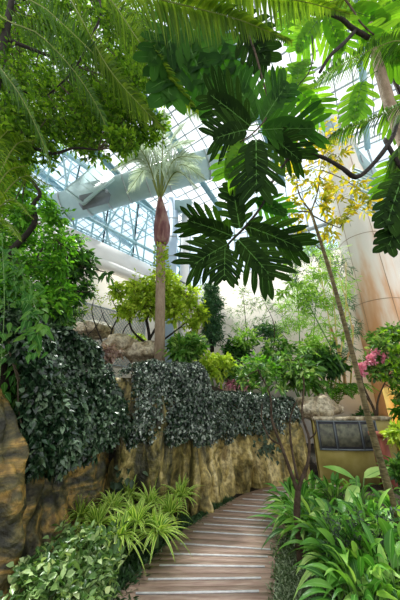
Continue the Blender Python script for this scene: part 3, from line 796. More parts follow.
def limb(parent, pts, rad, mat='bark', seg=9, name='branch', n=26, knob=.0):
    mb = MB(); line = smooth_line(pts, n)
    r = np.linspace(rad[0], rad[1], n) * (1 + knob * np.array([noise.noise(Vector((float(i) * .7, rad[0] * 50, 0))) for i in range(n)]))
    tube(mb, line, r, seg); return part(mb, name, M[mat], parent, True)
def PL(*a): return [P(*q) for q in a]

# ------------------------------------------------------------------ planting on the terrace
# palm with swollen crownshaft
pb = P(160, 366, 6.9); root = thing('palm_tree', 'palm tree with slim tan trunk and reddish crownshaft behind the ivy block', 'palm', (pb[0], pb[1], 1.9))
top = P(161, 246, 6.9)
mb = MB(); m = 60; line = smooth_line([pb + V(0, 0, -.35), P(160, 320, 6.9), top], m)
r = np.array([.14 + .035 * math.exp(-i / 6) + .006 * (i % 3 == 0) for i in range(m)]); tube(mb, line, r, 16); part(mb, 'trunk', M['bark_trunk'], root)
mb = MB(); line = smooth_line([top + V(0, 0, .02), P(162, 228, 6.9), P(160, 196, 6.9)], 24)
mm = solid('crownshaft_skin', [(.07, .022, .025), (.17, .07, .065), (.30, .20, .15)], 8, .5, (1, 1, .25), bump=.2)
r = np.interp(np.linspace(0, 1, 24), (0, .15, .5, .75, 1), (.16, .24, .28, .19, .05)); tube(mb, line, r, 16); part(mb, 'crownshaft', mm, root)
mb = MB(); n_ = 260; a = rng.uniform(0, 2 * PI, n_); z = rng.uniform(0, 1, n_)
cc_ = top + np.outer(z, (P(161, 285, 6.9) - top)); d = np.stack([np.cos(a), np.sin(a), 0 * a], 1)
leaves(mb, cc_ + d * .17, d + V(0, 0, .6), d, .10, .06, .2, 'oval', 4); part(mb, 'moss_tuft', M['lime'], root)['kind'] = 'stuff'
crown = P(160, 200, 6.9)
for (x1, y1, x2, y2, dy) in ((152, 150, 118, 138, 0), (142, 160, 112, 170, -.8), (170, 145, 186, 122, .4), (174, 160, 204, 158, -.6), (176, 172, 198, 188, -.9),
                         (156, 145, 144, 118, .8), (148, 168, 128, 192, .9), (180, 165, 206, 180, .8), (163, 140, 164, 110, -1.0), (146, 158, 126, 134, -1.2), (150, 152, 122, 158, .5), (168, 152, 196, 140, .9)):
    frond(root, [crown, P(x1, y1, 6.9 + dy * .5), P(x2, y2, 6.9 + dy)], .62, .045, 50, 'palm_grey', .35, .22, (.03, .006), 1.3, rachis='rachis')

# multi stemmed yellow green tree
def tree(name, label, cat, base, limbs, blobs, mat, L, W, bark='bark', droop=.25, prof='oval', up=.8, k=6, tw=.005, spread=.8, group=None, rows=4, fold=.25, foliage='foliage'):
    """limbs: lists of points with radii; blobs: (centre, radius, twigs)"""
    base = np.asarray(base, float)
    root = thing(name, label, cat, base, group)
    joints = []
    for i, (pts, rad) in enumerate(limbs):
        limb(root, pts, rad, bark, 8, 'trunk' if i == 0 else 'branch', 22, .15); joints += list(smooth_line(pts, 22)[4:])
    joints = np.array(joints) if joints else base[None]
    ml = MB(); mt = MB()
    for c, r, n in blobs:
        c = np.asarray(c, float)
        j = joints[np.argmin(np.linalg.norm(joints - c, axis=1))]
        mid = (j + c) / 2 + rng.normal(size=3) * .05 * np.linalg.norm(j - c)
        tube(mt, smooth_line([j, mid, c], 8), (tw * 2.4, tw * 1.2), 5)
        sprigs(ml, mt, c, r, n, k, L, W, droop, prof, up, rows=rows, tw=tw * .6, spread=spread, fold=fold)
    part(ml, foliage, M[mat], root)
    part(mt, 'twigs', M['twig'] if bark != 'stem_green' else M['stem_green'], root)
    return root
def B(px, py, Y, rp, n, asp=(1, 1, 1)):
    r = mpp(px, py, Y) * rp
    return (P(px, py, Y), V(r * asp[0], r * asp[1], r * asp[2]), n)

tb = P(150, 352, 7.6)
tree('small_tree', 'small yellow green leaved tree with several dark crooked stems beside the palm trunk', 'tree', tb,
     [(PL((150, 356, 7.6), (149, 335, 7.6), (146, 318, 7.5), (142, 305, 7.5)), (.06, .03)), (PL((149, 340, 7.6), (160, 322, 7.8), (176, 306, 7.8)), (.045, .02)),
      (PL((148, 345, 7.6), (132, 330, 7.5), (128, 312, 7.5), (120, 298, 7.5)), (.04, .015)), (PL((150, 350, 7.6), (170, 335, 7.7), (192, 318, 7.8)), (.04, .015)),
      (PL((146, 322, 7.5), (152, 305, 7.5), (152, 290, 7.5)), (.035, .015))],
     [B(140, 292, 7.5, 20, 110), B(163, 286, 7.8, 20, 110), B(185, 297, 7.9, 18, 90), B(200, 316, 7.9, 13, 60), B(128, 308, 7.4, 14, 60), B(118, 292, 7.4, 10, 24),
      B(150, 305, 7.3, 16, 60), B(175, 312, 7.6, 16, 60), B(160, 300, 8.1, 18, 60), B(190, 328, 7.9, 9, 24)],
     'lime', .17, .085, tw=.010, k=7)
tree('small_tree', 'bare dark stemmed shrub with a few leaves in front of the trellis', 'shrub', P(108, 348, 7.4),
     [(PL((108, 350, 7.4), (112, 330, 7.4), (118, 315, 7.4), (112, 300, 7.4)), (.035, .01)), (PL((106, 350, 7.4), (98, 332, 7.4), (92, 312, 7.4), (94, 298, 7.4)), (.028, .008)),
      (PL((112, 330, 7.4), (104, 318, 7.4), (100, 305, 7.4)), (.02, .006)), (PL((118, 350, 7.4), (124, 330, 7.4), (132, 320, 7.4)), (.03, .01)),
      (PL((85, 352, 7.4), (88, 335, 7.4), (82, 318, 7.4)), (.022, .006)), (PL((88, 335, 7.4), (97, 325, 7.4), (104, 312, 7.4)), (.015, .006))],
     [B(96, 297, 7.4, 14, 16), B(112, 296, 7.4, 12, 16), B(82, 312, 7.4, 12, 12), B(130, 315, 7.4, 10, 10)], 'lime', .09, .04, tw=.006, k=4)
# yellow green clipped ball, pink foliage
def bush(name, label, px, py, Y, rp, n, mat, L, W, asp=(1, .9, .9), k=6, prof='oval', droop=.2, cat='shrub', drop=1.0, group=None, up=.8, bark='stem_green', nblob=5):
    r = mpp(px, py, Y) * rp; c = P(px, py, Y); base = c - V(0, 0, r * drop + .05)
    root_pts = []
    limbs_ = []
    for i in range(4):
        a = i * 1.6 + rng.uniform(0, 1); limbs_.append(([base, base + V(math.cos(a) * r * .3, math.sin(a) * r * .3, r * .6 * drop), c + V(math.cos(a) * r * .5, math.sin(a) * r * .5, r * .3)], (.014 + r * .02, .006)))
    bl = [(c, V(r * asp[0], r * asp[1], r * asp[2]), n // 2)]
    for i in range(nblob):
        a = i * 2 * PI / nblob + .3; bl.append((c + V(math.cos(a) * r * asp[0] * .6, math.sin(a) * r * asp[1] * .6, r * asp[2] * rng.uniform(-.3, .5)), r * .5 * V(*asp), n // (2 * nblob)))
    return tree(name, label, cat, base, limbs_, bl, mat, L, W, bark=bark, droop=droop, prof=prof, k=k, tw=.004, up=up, group=group)
bush('clipped_shrub', 'small rounded yellow green shrub seen between the stems of the yellow green tree', 135, 340, 7.9, 9, 120, 'lime', .08, .05, (1.2, 1, .8))
bush('pink_foliage_plant', 'pale pinkish leaved plant in the gap next to the big ivy block', 107, 353, 6.0, 11, 60, 'pinkleaf', .16, .09, (1.2, .8, .7), k=5)
# dark cypress like shrub
q_ = P(212, 320, 8.2)
tree('dark_conifer', 'dense dark fine leaved conical shrub right of the palm trunk', 'conifer', P(212, 352, 8.2), [(PL((212, 352, 8.2), (212, 320, 8.2), (211, 290, 8.2)), (.07, .02))],
     [B(211, 290, 8.2, 9, 120), B(212, 303, 8.2, 13, 200), B(211, 318, 8.2, 15, 240), B(213, 334, 8.2, 14, 200)], 'cypress', .12, .03, tw=.004, k=9)
# broad leaved planting above the ivy on the right
SH = [('glossy broad leaved shrub directly right of the palm trunk', 186, 350, 6.4, 17, 130, 'mid', .20, .09),
      ('lime tinted shrub above the step in the ivy', 215, 366, 6.3, 17, 130, 'lime', .16, .07),
      ('deep green shrub behind the step in the ivy', 236, 375, 6.5, 17, 120, 'mid', .17, .075),
      ('mixed green shrub over the middle of the ivy curtain', 262, 370, 6.7, 18, 90, 'bright', .17, .07),
      ('large leaved dark shrub above the tan boulder', 298, 374, 6.8, 20, 80, 'mid', .26, .11),
      ('tall leafy shrub below the bamboo clump', 276, 352, 7.3, 18, 70, 'mid', .20, .08),
      ('shadowy shrub between palm trunk and feathery saplings', 236, 352, 7.8, 15, 110, 'dark', .17, .07),
      ('dark leaved shrub beside the leaning thin trunk', 325, 362, 7.2, 20, 140, 'dark', .24, .09),
      ('soft grey green shrub at the back wall under the feathery saplings', 268, 333, 9.0, 15, 120, 'cypress', .16, .06)]
for lb, px, py, Y, rp, n, mt_, L_, W_ in SH:
    bush('leafy_shrub', lb, px, py, Y, rp, n, mt_, L_, W_, (1.1, .8, .9), k=6, drop=1.4)
# red stemmed cordyline-like plant with pink tuft
bush('pink_foliage_plant', 'low plant with pinkish tips above the far ivy curtain', 240, 386, 6.3, 9, 50, 'petal', .10, .03, (1.5, 1, .7), prof='blade')
# feathery thin saplings
for lb, b, pts, bl in (('feathery sapling with sparse fine foliage against the cream wall', (250, 360, 8.0), [(250, 360, 8.0), (246, 325, 8.0), (243, 292, 8.0)], [(243, 295, 12, 26), (250, 305, 14, 24), (236, 312, 12, 22), (246, 328, 14, 22), (233, 330, 10, 14)]),
                     ('second feathery sapling nearer the bamboo with arching twigs', (272, 360, 7.8), [(272, 360, 7.8), (274, 325, 7.8), (262, 298, 7.8)], [(262, 300, 12, 22), (276, 310, 14, 22), (260, 320, 12, 20), (282, 330, 14, 18)])):
    tree('feathery_sapling', lb, 'sapling', P(*b), [(PL(*pts), (.022, .006))], [B(x, y, pts[0][2], r_, n_) for x, y, r_, n_ in bl], 'mid', .10, .022, tw=.004, k=8, prof='blade', bark='bark_brown')
# bamboo clumps
def bamboo(label, culms, blobs, Y, mat='bamboo', L=.17, W=.032, bark='bamboo_culm'):
    base = P(culms[0][0][0], culms[0][0][1], Y); root = thing('bamboo_clump', label, 'bamboo', base)
    js = []
    for c in culms:
        pts = PL(*[(x, y, Y + dy) for x, y, dy in c]); mb = MB(); line = smooth_line(pts, 30); r = np.array([.022 * (1 + .18 * (i % 4 == 0)) for i in range(30)]) * np.linspace(1, .45, 30)
        tube(mb, line, r, 7); part(mb, 'culm', M[bark], root); js += list(line)
    js = np.array(js); ml = MB(); mt = MB()
    for px, py, dy, rp, n in blobs:
        c, r, n = B(px, py, Y + dy, rp, n); j = js[np.argmin(np.linalg.norm(js - c, axis=1))]
        tube(mt, smooth_line([j, (j + c) / 2 + V(0, 0, .05), c], 6), (.006, .003), 4)
        sprigs(ml, mt, c, r, n, 7, L, W, .35, 'blade', .7, tw=.003, spread=.6)
    part(ml, 'foliage', M[mat], root); part(mt, 'twigs', M['stem_green'], root); return root
bamboo('airy bamboo clump with yellow culms left of the leaning thin trunk',
       [[(328, 392, 0), (330, 330, 0), (318, 262, 0)], [(340, 392, .1), (336, 330, 0), (330, 255, 0)], [(350, 395, .2), (352, 330, .1), (338, 270, 0)], [(334, 392, -.1), (345, 320, 0), (346, 262, .2)]],
       [(300, 290, 0, 17, 45), (318, 275, .2, 18, 50), (330, 300, 0, 16, 40), (300, 318, .1, 17, 45), (320, 325, 0, 14, 28), (345, 285, .2, 14, 28), (340, 318, .3, 12, 20), (285, 305, 0, 13, 26), (330, 252, .2, 15, 30), (310, 248, 0, 12, 24), (288, 325, .2, 13, 24)], 7.2)
bamboo('shadowy bamboo clump behind the yellow culms near the back wall',
       [[(300, 360, 0), (298, 300, 0), (292, 240, 0)], [(312, 360, .1), (316, 300, 0), (322, 235, 0)]],
       [(292, 255, 0, 18, 60), (318, 250, .2, 20, 70), (335, 268, 0, 18, 60), (300, 275, .2, 18, 50), (310, 300, .2, 20, 50), (340, 300, .2, 16, 40), (352, 330, .2, 14, 36), (345, 350, 0, 14, 40)], 8.6, 'cypress', .18, .035, 'stem_green')
root = thing('bare_trunk', 'pale orange forked trunk right of the bamboo culms', 'tree trunk', P(342, 392, 7.6))
limb(root, PL((346, 395, 7.6), (343, 368, 7.6), (337, 345, 7.6), (330, 325, 7.6)), (.05, .03), 'orange_trunk', name='trunk')
limb(root, PL((342, 368, 7.6), (352, 345, 7.6), (353, 325, 7.6)), (.035, .02), 'orange_trunk')
# fern clump above the plaque
def rosette(name, label, c, n, L, W, mat, cat, el=(25, 80), droop=.6, prof='blade', rows=7, fold=.2, stalk=0., group=None, stemmat='stem_green', r0=.02, jit=.25, part_name='foliage'):
    c = np.asarray(c, float); root = thing(name, label, cat, c, group)
    a = np.arange(n) * 2.39996 + rng.uniform(0, 6); e = np.radians(rng.uniform(el[0], el[1], n))
    D = np.stack([np.cos(a) * np.cos(e), np.sin(a) * np.cos(e), np.sin(e)], 1)
    B0 = c + np.stack([np.cos(a), np.sin(a), 0 * a], 1) * r0
    st = stalk * rng.uniform(.5, 1.1, n)[:, None]; ms = MB()
    Q = B0 + D * st + V(0, 0, 1) * st * .15
    if stalk > 0: prisms(ms, B0, Q, .006, .004)
    else: tube(ms, [c - V(0, 0, .12), c + V(0, 0, .05)], (.03, .015), 7)
    D2 = D.copy(); D2[:, 2] *= (.5 if stalk > 0 else 1)
    ml = MB(); leaves(ml, Q, D2, V(0, 0, 1) + D * -.2 + rnd(n) * jit, L * rng.uniform(.65, 1.15, n), W * rng.uniform(.75, 1.15, n), droop * rng.uniform(.5, 1.4, n), prof, rows, fold)
    part(ml, part_name, M[mat], root); part(ms, 'stem', M[stemmat], root); return root
for i, (px, py, Y, lb) in enumerate(((338, 404, 6.9, 'arching fern just above the plaque wall'), (352, 398, 7.2, 'fern behind the leaning thin trunk'), (318, 396, 6.9, 'fern behind the tan boulder'))):
    root = thing('fern', lb, 'fern', P(px, py, Y))
    for k in range(9):
        a = k * .7 + i; c = P(px, py, Y); d = V(math.cos(a), math.sin(a) * .7, 0)
        frond(root, [c, c + d * .35 + V(0, 0, .35), c + d * .75 + V(0, 0, .12)], .16, .03, 22, 'bright', .2, .1, (.008, .003), .4)
# pink flowered tree at the right
pf = tree('flowering_shrub', 'shrub with clusters of pink blossoms in front of the round column', 'shrub', P(377, 430, 6.3),
     [(PL((381, 452, 6.3), (378, 425, 6.3), (372, 405, 6.3), (362, 392, 6.3)), (.045, .02)), (PL((377, 420, 6.3), (378, 400, 6.3), (386, 380, 6.3)), (.03, .012)), (PL((372, 405, 6.3), (362, 380, 6.3), (366, 360, 6.3)), (.025, .01))],
     [B(384, 350, 6.2, 16, 70), B(396, 335, 6.3, 14, 60), B(368, 368, 6.3, 13, 45), B(392, 372, 6.2, 15, 60), B(408, 360, 6.3, 16, 60), B(378, 338, 6.5, 10, 30), B(404, 395, 6.2, 12, 30)], 'mid', .14, .06, bark='bark_brown')
for (px, py) in ((369, 359), (376, 352), (372, 356), (360, 366), (363, 372), (358, 371), (385, 361), (366, 364), (383, 356), (373, 362)):
    ml = MB(); c = P(px, py, 6.0); n_ = 26; leaves(ml, c + rnd(n_) * .03, rnd(n_), rnd(n_), .07, .06, .1, 'oval', 4); part(ml, 'blossom_cluster', M['petal'], pf)
for px, py, Y, r_, mt_, lb in ((401, 436, 5.2, 11, 'lime', 'yellow green leafy plant beside the dark red pier'), (402, 470, 4.6, 10, 'mid', 'mid green plant in front of the dark red pier'),
                           (366, 420, 6.6, 10, 'dark', 'dark strappy plant behind the plaque wall end'), (408, 412, 6.0, 13, 'bright', 'bright green plant against the glowing orange wall')):
    bush('leafy_plant', lb, px, py, Y, r_, 60, mt_, .16, .06, cat='plant', k=5, drop=1.6)
# little red-leaved trunk pieces by the pink shrub
bush('leafy_shrub', 'small shrub with dotted leaves over the ivy below the feathery saplings', 222, 392, 6.2, 8, 50, 'pinkleaf', .09, .05, (1.3, .8, .7))
for px, py, Y, L_, mt_, lb in ((203, 378, 6.1, .42, 'spider', 'light strap leaved plant right above the step in the ivy'), (252, 390, 6.2, .36, 'mid', 'strap leaved plant over the middle of the far ivy curtain'),
                          (283, 392, 6.4, .40, 'pale', 'pale broad strap leaved plant left of the tan boulder'), (306, 384, 6.9, .50, 'mid', 'tall strap leaved plant behind the tan boulder'), (180, 372, 6.5, .45, 'bright', 'bright strap leaved plant at the palm trunk foot')):
    rosette('strap_leaf_plant', lb, P(px, py, Y), 34, L_, .07, mt_, 'plant', (25, 85), .45, 'lance')
bush('leafy_shrub', 'yellow green sparse shrub against the cream wall right of the dark conifer', 246, 340, 7.6, 12, 60, 'bamboo', .15, .05, (1.2, .8, 1), k=6)
bush('leafy_shrub', 'fresh green sparse shrub between the bamboo culms and the tan boulder', 312, 348, 7.4, 15, 70, 'bamboo', .19, .06, (1.1, .8, 1), k=6)

# ------------------------------------------------------------------ left bed
SPL = [(80, 517, .30, 'furthest left, touching the rock'), (112, 510, .32, 'in the back row against the brown rock'), (136, 526, .30, 'in the middle of the bed'), (150, 506, .32, 'right behind the middle clump'),
      (157, 533, .24, 'leaning over the dark edging by the boardwalk'), (181, 497, .30, 'at the far tip of the bed by the rock nose'), (170, 514, .24, 'close to the boardwalk, next to the far tip'), (120, 538, .26, 'just behind the pale oval leaved plants'),
      (97, 527, .30, 'between the rock and the pale oval leaved plants'), (128, 500, .30, 'under the grey leaved climber')]
for px, py, z, lb in SPL:
    c = G(px, py, z)
    rosette('spider_plant', 'yellow edged strap leaved clump ' + lb, c, 64, .42, .046, 'spider', 'plant', (15, 85), .55, 'blade')
PP = [(52, 560, .40, 'at the rock foot'), (75, 535, .45, 'highest, below the strap leaved clumps'), (98, 545, .42, 'nearest the strap leaved clumps'), (60, 592, .35, 'at the bottom edge near the orange rock'),
      (85, 575, .36, 'in the middle of its patch'), (40, 583, .42, 'tucked under the left rock'), (92, 594, .28, 'lowest, over the dark edging')]
for px, py, z, lb in PP:
    c = G(px - 3, py + 8, z) ; b = V(c[0], c[1], 0.0); root = thing('oval_leaf_plant', 'pale oval leaved bushy plant ' + lb, 'plant', b)
    ml = MB(); mt = MB()
    for k in range(7):
        a = k * .9; e = c + V(math.cos(a) * .12, math.sin(a) * .12, rng.uniform(-.12, .1)); tube(mt, smooth_line([b + V(math.cos(a) * .03, math.sin(a) * .03, 0), (b + e) / 2, e], 6), (.006, .004), 5)
        sprigs(ml, mt, e, .125, 8, 5, .062, .038, .15, 'oval', 1.1, tw=.003, inner=.2)
    part(ml, 'foliage', M['pale'], root); part(mt, 'stem', M['stem_green'], root)
def tufts(name, label, pts, nper, L, W, mat, spread=.05):
    n = len(pts) * nper; Q = np.repeat(np.array(pts), nper, 0) + rnd(n) * V(spread, spread, 0)
    ml = MB(); D = rnd(n) * V(.6, .6, .2) + V(0, 0, .9); leaves(ml, Q, D, V(0, 0, .6) + rnd(n), L * rng.uniform(.6, 1.2, n), W, .5, 'blade', 5, .1)
    o = ml.build(name, M[mat]); tag(o, label, 'ground cover', kind='stuff'); return o
pts = []
for i in range(900):
    k = rng.uniform(0, 11); j = int(k); f = k - j; a = np.array(EDGE[j][0]) * (1 - f) + np.array(EDGE[j + 1][0]) * f
    q = G(a[0], a[1]); pts.append(q + V(-abs(rng.normal()) * .16 - .02, abs(rng.normal()) * .03, .0))
tufts('edging_grass', 'dark fine leaved edging plants along the left side of the boardwalk', pts, 7, .13, .016, 'mondo')
pts = []
for i in range(900):
    px = rng.uniform(282, 325); py = rng.uniform(545, 625); q = G(px, py); q[2] = .03
    if px < 277 + max(0, (560 - py)) * .3: continue
    pts.append(q)
for i in range(300):
    k = rng.uniform(3, 9); j = int(k); f = k - j; a = np.array(EDGE[j][1]) * (1 - f) + np.array(EDGE[j + 1][1]) * f
    pts.append(G(a[0] + 3, a[1]) + V(.05 + abs(rng.normal()) * .1, 0, .02))
tufts('edging_grass', 'grey green fine leaved ground cover at the lower right edge of the boardwalk', pts, 9, .10, .016, 'ground_cover')
# creeping darkness filler plants beneath left foliage
pts = [V(rng.uniform(-1.3, -.3), rng.uniform(2.6, 4.4), 0) for i in range(500)]
tufts('edging_grass', 'dark low foliage under the pale oval leaved plants', [p for p in pts if p[0] < -.55 - (4.4 - p[1]) * .03 and p[0] < -.0 ], 7, .16, .03, 'mondo')

# ------------------------------------------------------------------ right bed
LI = [(292, 505, .25, 'at the far left corner of the bed'), (310, 492, .3, 'in front of the plaque wall'), (333, 497, .34, 'below the plaque'), (356, 494, .4, 'between plaque wall and leaning trunk'),
      (303, 528, .25, 'left of the thin forked trunk'), (316, 520, .38, 'just behind the thin forked trunk'), (340, 522, .42, 'in the middle of the bed'), (368, 515, .45, 'left of the leaning trunk foot'),
      (330, 543, .34, 'right of the thin forked trunk foot'), (345, 548, .40, 'under the black twigs'), (372, 545, .42, 'behind the black twigs'), (395, 505, .5, 'right behind the leaning trunk foot'),
      (398, 545, .45, 'beyond the black twigs'), (345, 572, .22, 'at the edge of the ground cover'), (360, 592, .30, 'lowest, in front of the black twigs'), (388, 580, .36, 'in the bottom corner of the bed'), (300, 512, .3, 'beside the fork of the thin trunk'),
      (365, 568, .3, 'in the lower middle of the bed'), (408, 480, .5, 'furthest back beside the leaning trunk')]
for i, (px, py, z, lb) in enumerate(LI):
    c = G(px, py, z); c[2] = .10
    L_ = .34 if py > 510 else .32
    rosette('lily_clump', 'clump of broad bright green leaves ' + lb, c, 58 if i % 3 else 40, L_, .052 if i % 3 else .085, 'lily', 'plant', (30, 85), .55, 'lance', 7, .22, stalk=.20 + z * .3, jit=.35)
c = G(352, 482, .55)
root = thing('paddle_leaf_plant', 'plant with one big pale paddle leaf standing clear above the bright clumps', 'plant', (c[0], c[1], .08))
ml = MB(); leaves(ml, P(356, 480, 4.1), P(326, 462, 4.0) - P(356, 480, 4.1), V(0, -.5, 1), .55, .16, .15, 'lance', 8, .15)
leaves(ml, P(364, 478, 4.1), P(385, 466, 4.1) - P(364, 478, 4.1), V(0, -.5, 1), .42, .14, .1, 'lance', 8, .15)
leaves(ml, P(358, 486, 4.0), P(345, 498, 3.8) - P(358, 486, 4.0), V(0, -.3, 1), .42, .14, .3, 'lance', 8, .15)
part(ml, 'foliage', M['lily'], root); mt = MB()
for e in ((356, 480, 4.1), (364, 478, 4.1), (358, 486, 4.0)): tube(mt, [V(c[0], c[1], .05), P(*e)], (.012, .007), 6)
part(mt, 'stem', M['stem_green'], root)
# black twiggy shrub over the lilies
tw_ = thing('twiggy_shrub', 'thin black stemmed shrub with tiny dark leaves at the lower right', 'shrub', G(368, 590, 0))
for pts_ in (((372, 600, 2.75), (362, 565, 2.8), (340, 535, 2.9), (322, 515, 3.0)), ((372, 600, 2.75), (372, 560, 2.75), (382, 530, 2.8), (392, 505, 2.9)), ((365, 598, 2.75), (350, 575, 2.75), (345, 545, 2.8), (352, 520, 2.9)),
             ((380, 605, 2.7), (388, 575, 2.7), (399, 545, 2.7)), ((372, 575, 2.75), (360, 548, 2.8), (365, 520, 2.9)), ((350, 575, 2.75), (332, 562, 2.8), (318, 548, 2.9))):
    limb(tw_, PL(*pts_), (.006, .002), 'bark', 5, 'branch', 16)
ml = MB(); mt = MB()
for b in ((345, 535), (360, 525), (380, 530), (395, 520), (335, 550), (365, 550), (385, 555), (350, 560), (375, 575), (330, 525), (392, 570)):
    c, r, n = B(b[0], b[1], 2.8, 14, 9); sprigs(ml, mt, c, r, n, 7, .045, .018, .1, 'oval', .8, tw=.0018)
part(ml, 'foliage', M['dusky'], tw_); part(mt, 'twigs', M['bark'], tw_)

# slim forked tree in the right bed
Y0 = 3.35
tree('forked_tree', 'slim dark tree with forked thin trunk rising beside the boardwalk', 'tree', G(302, 572, 0),
     [(PL((302, 578, Y0), (300, 545, Y0), (297, 515, Y0), (298, 490, Y0)), (.045, .032)),
      (PL((298, 492, Y0), (290, 470, Y0), (281, 445, Y0), (272, 420, Y0), (270, 395, Y0), (258, 370, Y0)), (.024, .008)),
      (PL((298, 492, Y0), (302, 478, Y0), (308, 462, Y0), (309, 438, Y0), (302, 415, Y0), (304, 385, Y0), (300, 360, Y0)), (.024, .008)),
      (PL((298, 480, Y0), (292, 450, Y0 + .1), (290, 420, Y0 + .1), (297, 400, Y0)), (.016, .007)),
      (PL((281, 445, Y0), (270, 438, Y0), (262, 420, Y0), (262, 402, Y0)), (.012, .005)),
      (PL((309, 440, Y0), (316, 430, Y0 - .1), (310, 410, Y0)), (.01, .004))],
     [B(258, 368, Y0, 13, 13), B(272, 384, Y0, 13, 12), B(300, 372, Y0, 15, 16), B(305, 355, Y0, 12, 10), B(285, 360, Y0, 13, 10), B(245, 378, Y0, 9, 7)], 'mid', .085, .038, bark='bark_brown', tw=.004, k=5)

# leaning thin trunk with yellow foliage
Yl = 3.6
pL = PL((402, 540, Yl), (386, 480, Yl), (370, 424, Yl), (352, 352, Yl), (330, 272, Yl), (311, 212, Yl))
tree('slender_tree', 'slender leaning ringed trunk carrying a loose crown of yellow leaves', 'tree', G(402, 545, 0),
     [([V(pL[0][0] + .02, Yl - .05, -.02)] + pL, (.054, .024)),
      (PL((311, 212, Yl), (300, 196, Yl), (297, 178, Yl), (302, 150, Yl)), (.016, .006)), (PL((311, 212, Yl), (296, 212, Yl), (280, 222, Yl)), (.014, .005)),
      (PL((312, 215, Yl), (325, 222, Yl), (340, 228, Yl)), (.014, .006)), (PL((311, 212, Yl), (318, 190, Yl), (322, 160, Yl), (330, 140, Yl)), (.014, .005)),
      (PL((324, 252, Yl), (305, 238, Yl), (285, 240, Yl)), (.010, .004)), (PL((322, 170, Yl), (345, 180, Yl), (368, 196, Yl)), (.010, .004))],
     [B(300, 150, Yl, 19, 15), B(318, 140, Yl + .2, 17, 13), B(335, 155, Yl, 18, 14), B(300, 180, Yl, 17, 13), B(325, 180, Yl, 20, 16), B(350, 190, Yl, 20, 15), B(345, 215, Yl, 16, 12), B(318, 205, Yl, 18, 12),
      B(290, 205, Yl, 12, 8), B(360, 208, Yl, 12, 7), B(330, 232, Yl, 14, 8), B(300, 225, Yl, 12, 7), B(285, 165, Yl, 12, 6), B(340, 135, Yl, 14, 9), B(372, 200, Yl, 10, 5)],
     'yellow', .125, .052, bark='bark_grey', tw=.004, k=6, droop=.35)
tree('leafy_branch', 'fresh green leaf sprays hanging between the dark lobed leaves and the column', 'tree', P(285, 250, 5.2),
     [(PL((345, 372, 5.4), (322, 330, 5.3), (302, 290, 5.2), (285, 250, 5.2)), (.018, .006))],
     [B(290, 262, 5.2, 14, 12), B(302, 285, 5.2, 16, 14), B(318, 300, 5.2, 16, 14), B(285, 290, 5.2, 12, 9), B(325, 275, 5.2, 13, 10), B(300, 310, 5.3, 15, 12), B(338, 340, 5.3, 12, 9)], 'bamboo', .15, .05, bark='stem_green', tw=.004, k=6)

# ------------------------------------------------------------------ canopy at the left
def scatter_blobs(poly, Y0_, Y1_, n, rp, tw, asp=(1, 1, .8)):
    """blob centres inside a pixel polygon"""
    poly = np.array(poly, float); out = []
    lo, hi = poly.min(0), poly.max(0)
    while len(out) < n:
        p = rng.uniform(lo, hi); c = False; j = len(poly) - 1
        for i in range(len(poly)):
            if (poly[i][1] > p[1]) != (poly[j][1] > p[1]) and p[0] < (poly[j][0] - poly[i][0]) * (p[1] - poly[i][1]) / (poly[j][1] - poly[i][1]) + poly[i][0]: c = not c
            j = i
        if c: out.append(B(p[0], p[1], rng.uniform(Y0_, Y1_), rp * rng.uniform(.7, 1.3), tw, asp))
    return out
tree('canopy_tree', 'large small leaved tree with dark trunk filling the upper left', 'tree', V(-3.3, 3.2, 1.0),
     [([V(-3.3, 3.2, 1.0), P(-70, 250, 3.2), P(-20, 140, 3.1), P(2, 50, 3.0), P(12, 0, 2.9), P(22, -40, 2.8)], (.10, .05)), (PL((5, 50, 3.0), (-2, 120, 3.0), (45, 152, 3.1), (75, 148, 3.2), (98, 150, 3.3)), (.04, .012)),
      (PL((22, 0, 2.9), (60, -30, 2.8), (100, 2, 2.7), (90, 40, 2.7), (72, 72, 2.8), (48, 95, 2.9)), (.035, .012)), (PL((8, 40, 3.0), (60, 60, 3.4), (110, 80, 3.8), (150, 110, 4.2)), (.04, .01)),
      (PL((-2, 120, 3.0), (15, 90, 3.2), (60, 110, 3.6)), (.03, .01))],
     scatter_blobs([(-20, -30), (110, -30), (150, 60), (162, 120), (150, 150), (90, 150), (60, 165), (-20, 165)], 2.9, 4.8, 105, 24, 42)
     + scatter_blobs([(110, -30), (210, -30), (210, 50), (120, 70)], 4.0, 4.6, 12, 22, 40) + scatter_blobs([(70, 90), (150, 100), (160, 140), (128, 150), (90, 140)], 3.4, 4.0, 12, 13, 22) + scatter_blobs([(-20, -20), (100, -20), (120, 120), (-20, 150)], 4.4, 6.0, 36, 32, 42),
     'canopy', .095, .052, tw=.005, k=7)
tree('bright_tree', 'bright green tree with crooked dark branch at the left edge below the canopy', 'tree', V(-3.1, 3.6, 1.0),
     [([V(-3.1, 3.6, 1.0), P(-30, 330, 3.6), P(5, 260, 3.5), P(34, 225, 3.4), P(33, 205, 3.4), P(40, 192, 3.4), P(18, 168, 3.4), P(-5, 155, 3.4)], (.06, .018)),
      (PL((5, 260, 3.5), (30, 265, 3.5), (50, 240, 3.6), (70, 250, 3.7)), (.022, .008)), (PL((-10, 290, 3.6), (25, 310, 3.6), (55, 300, 3.7)), (.022, .008))],
     scatter_blobs([(-20, 165), (25, 170), (50, 205), (66, 230), (70, 300), (50, 330), (-20, 340)], 3.2, 4.2, 46, 18, 26), 'bright', .105, .05, tw=.005, k=6)
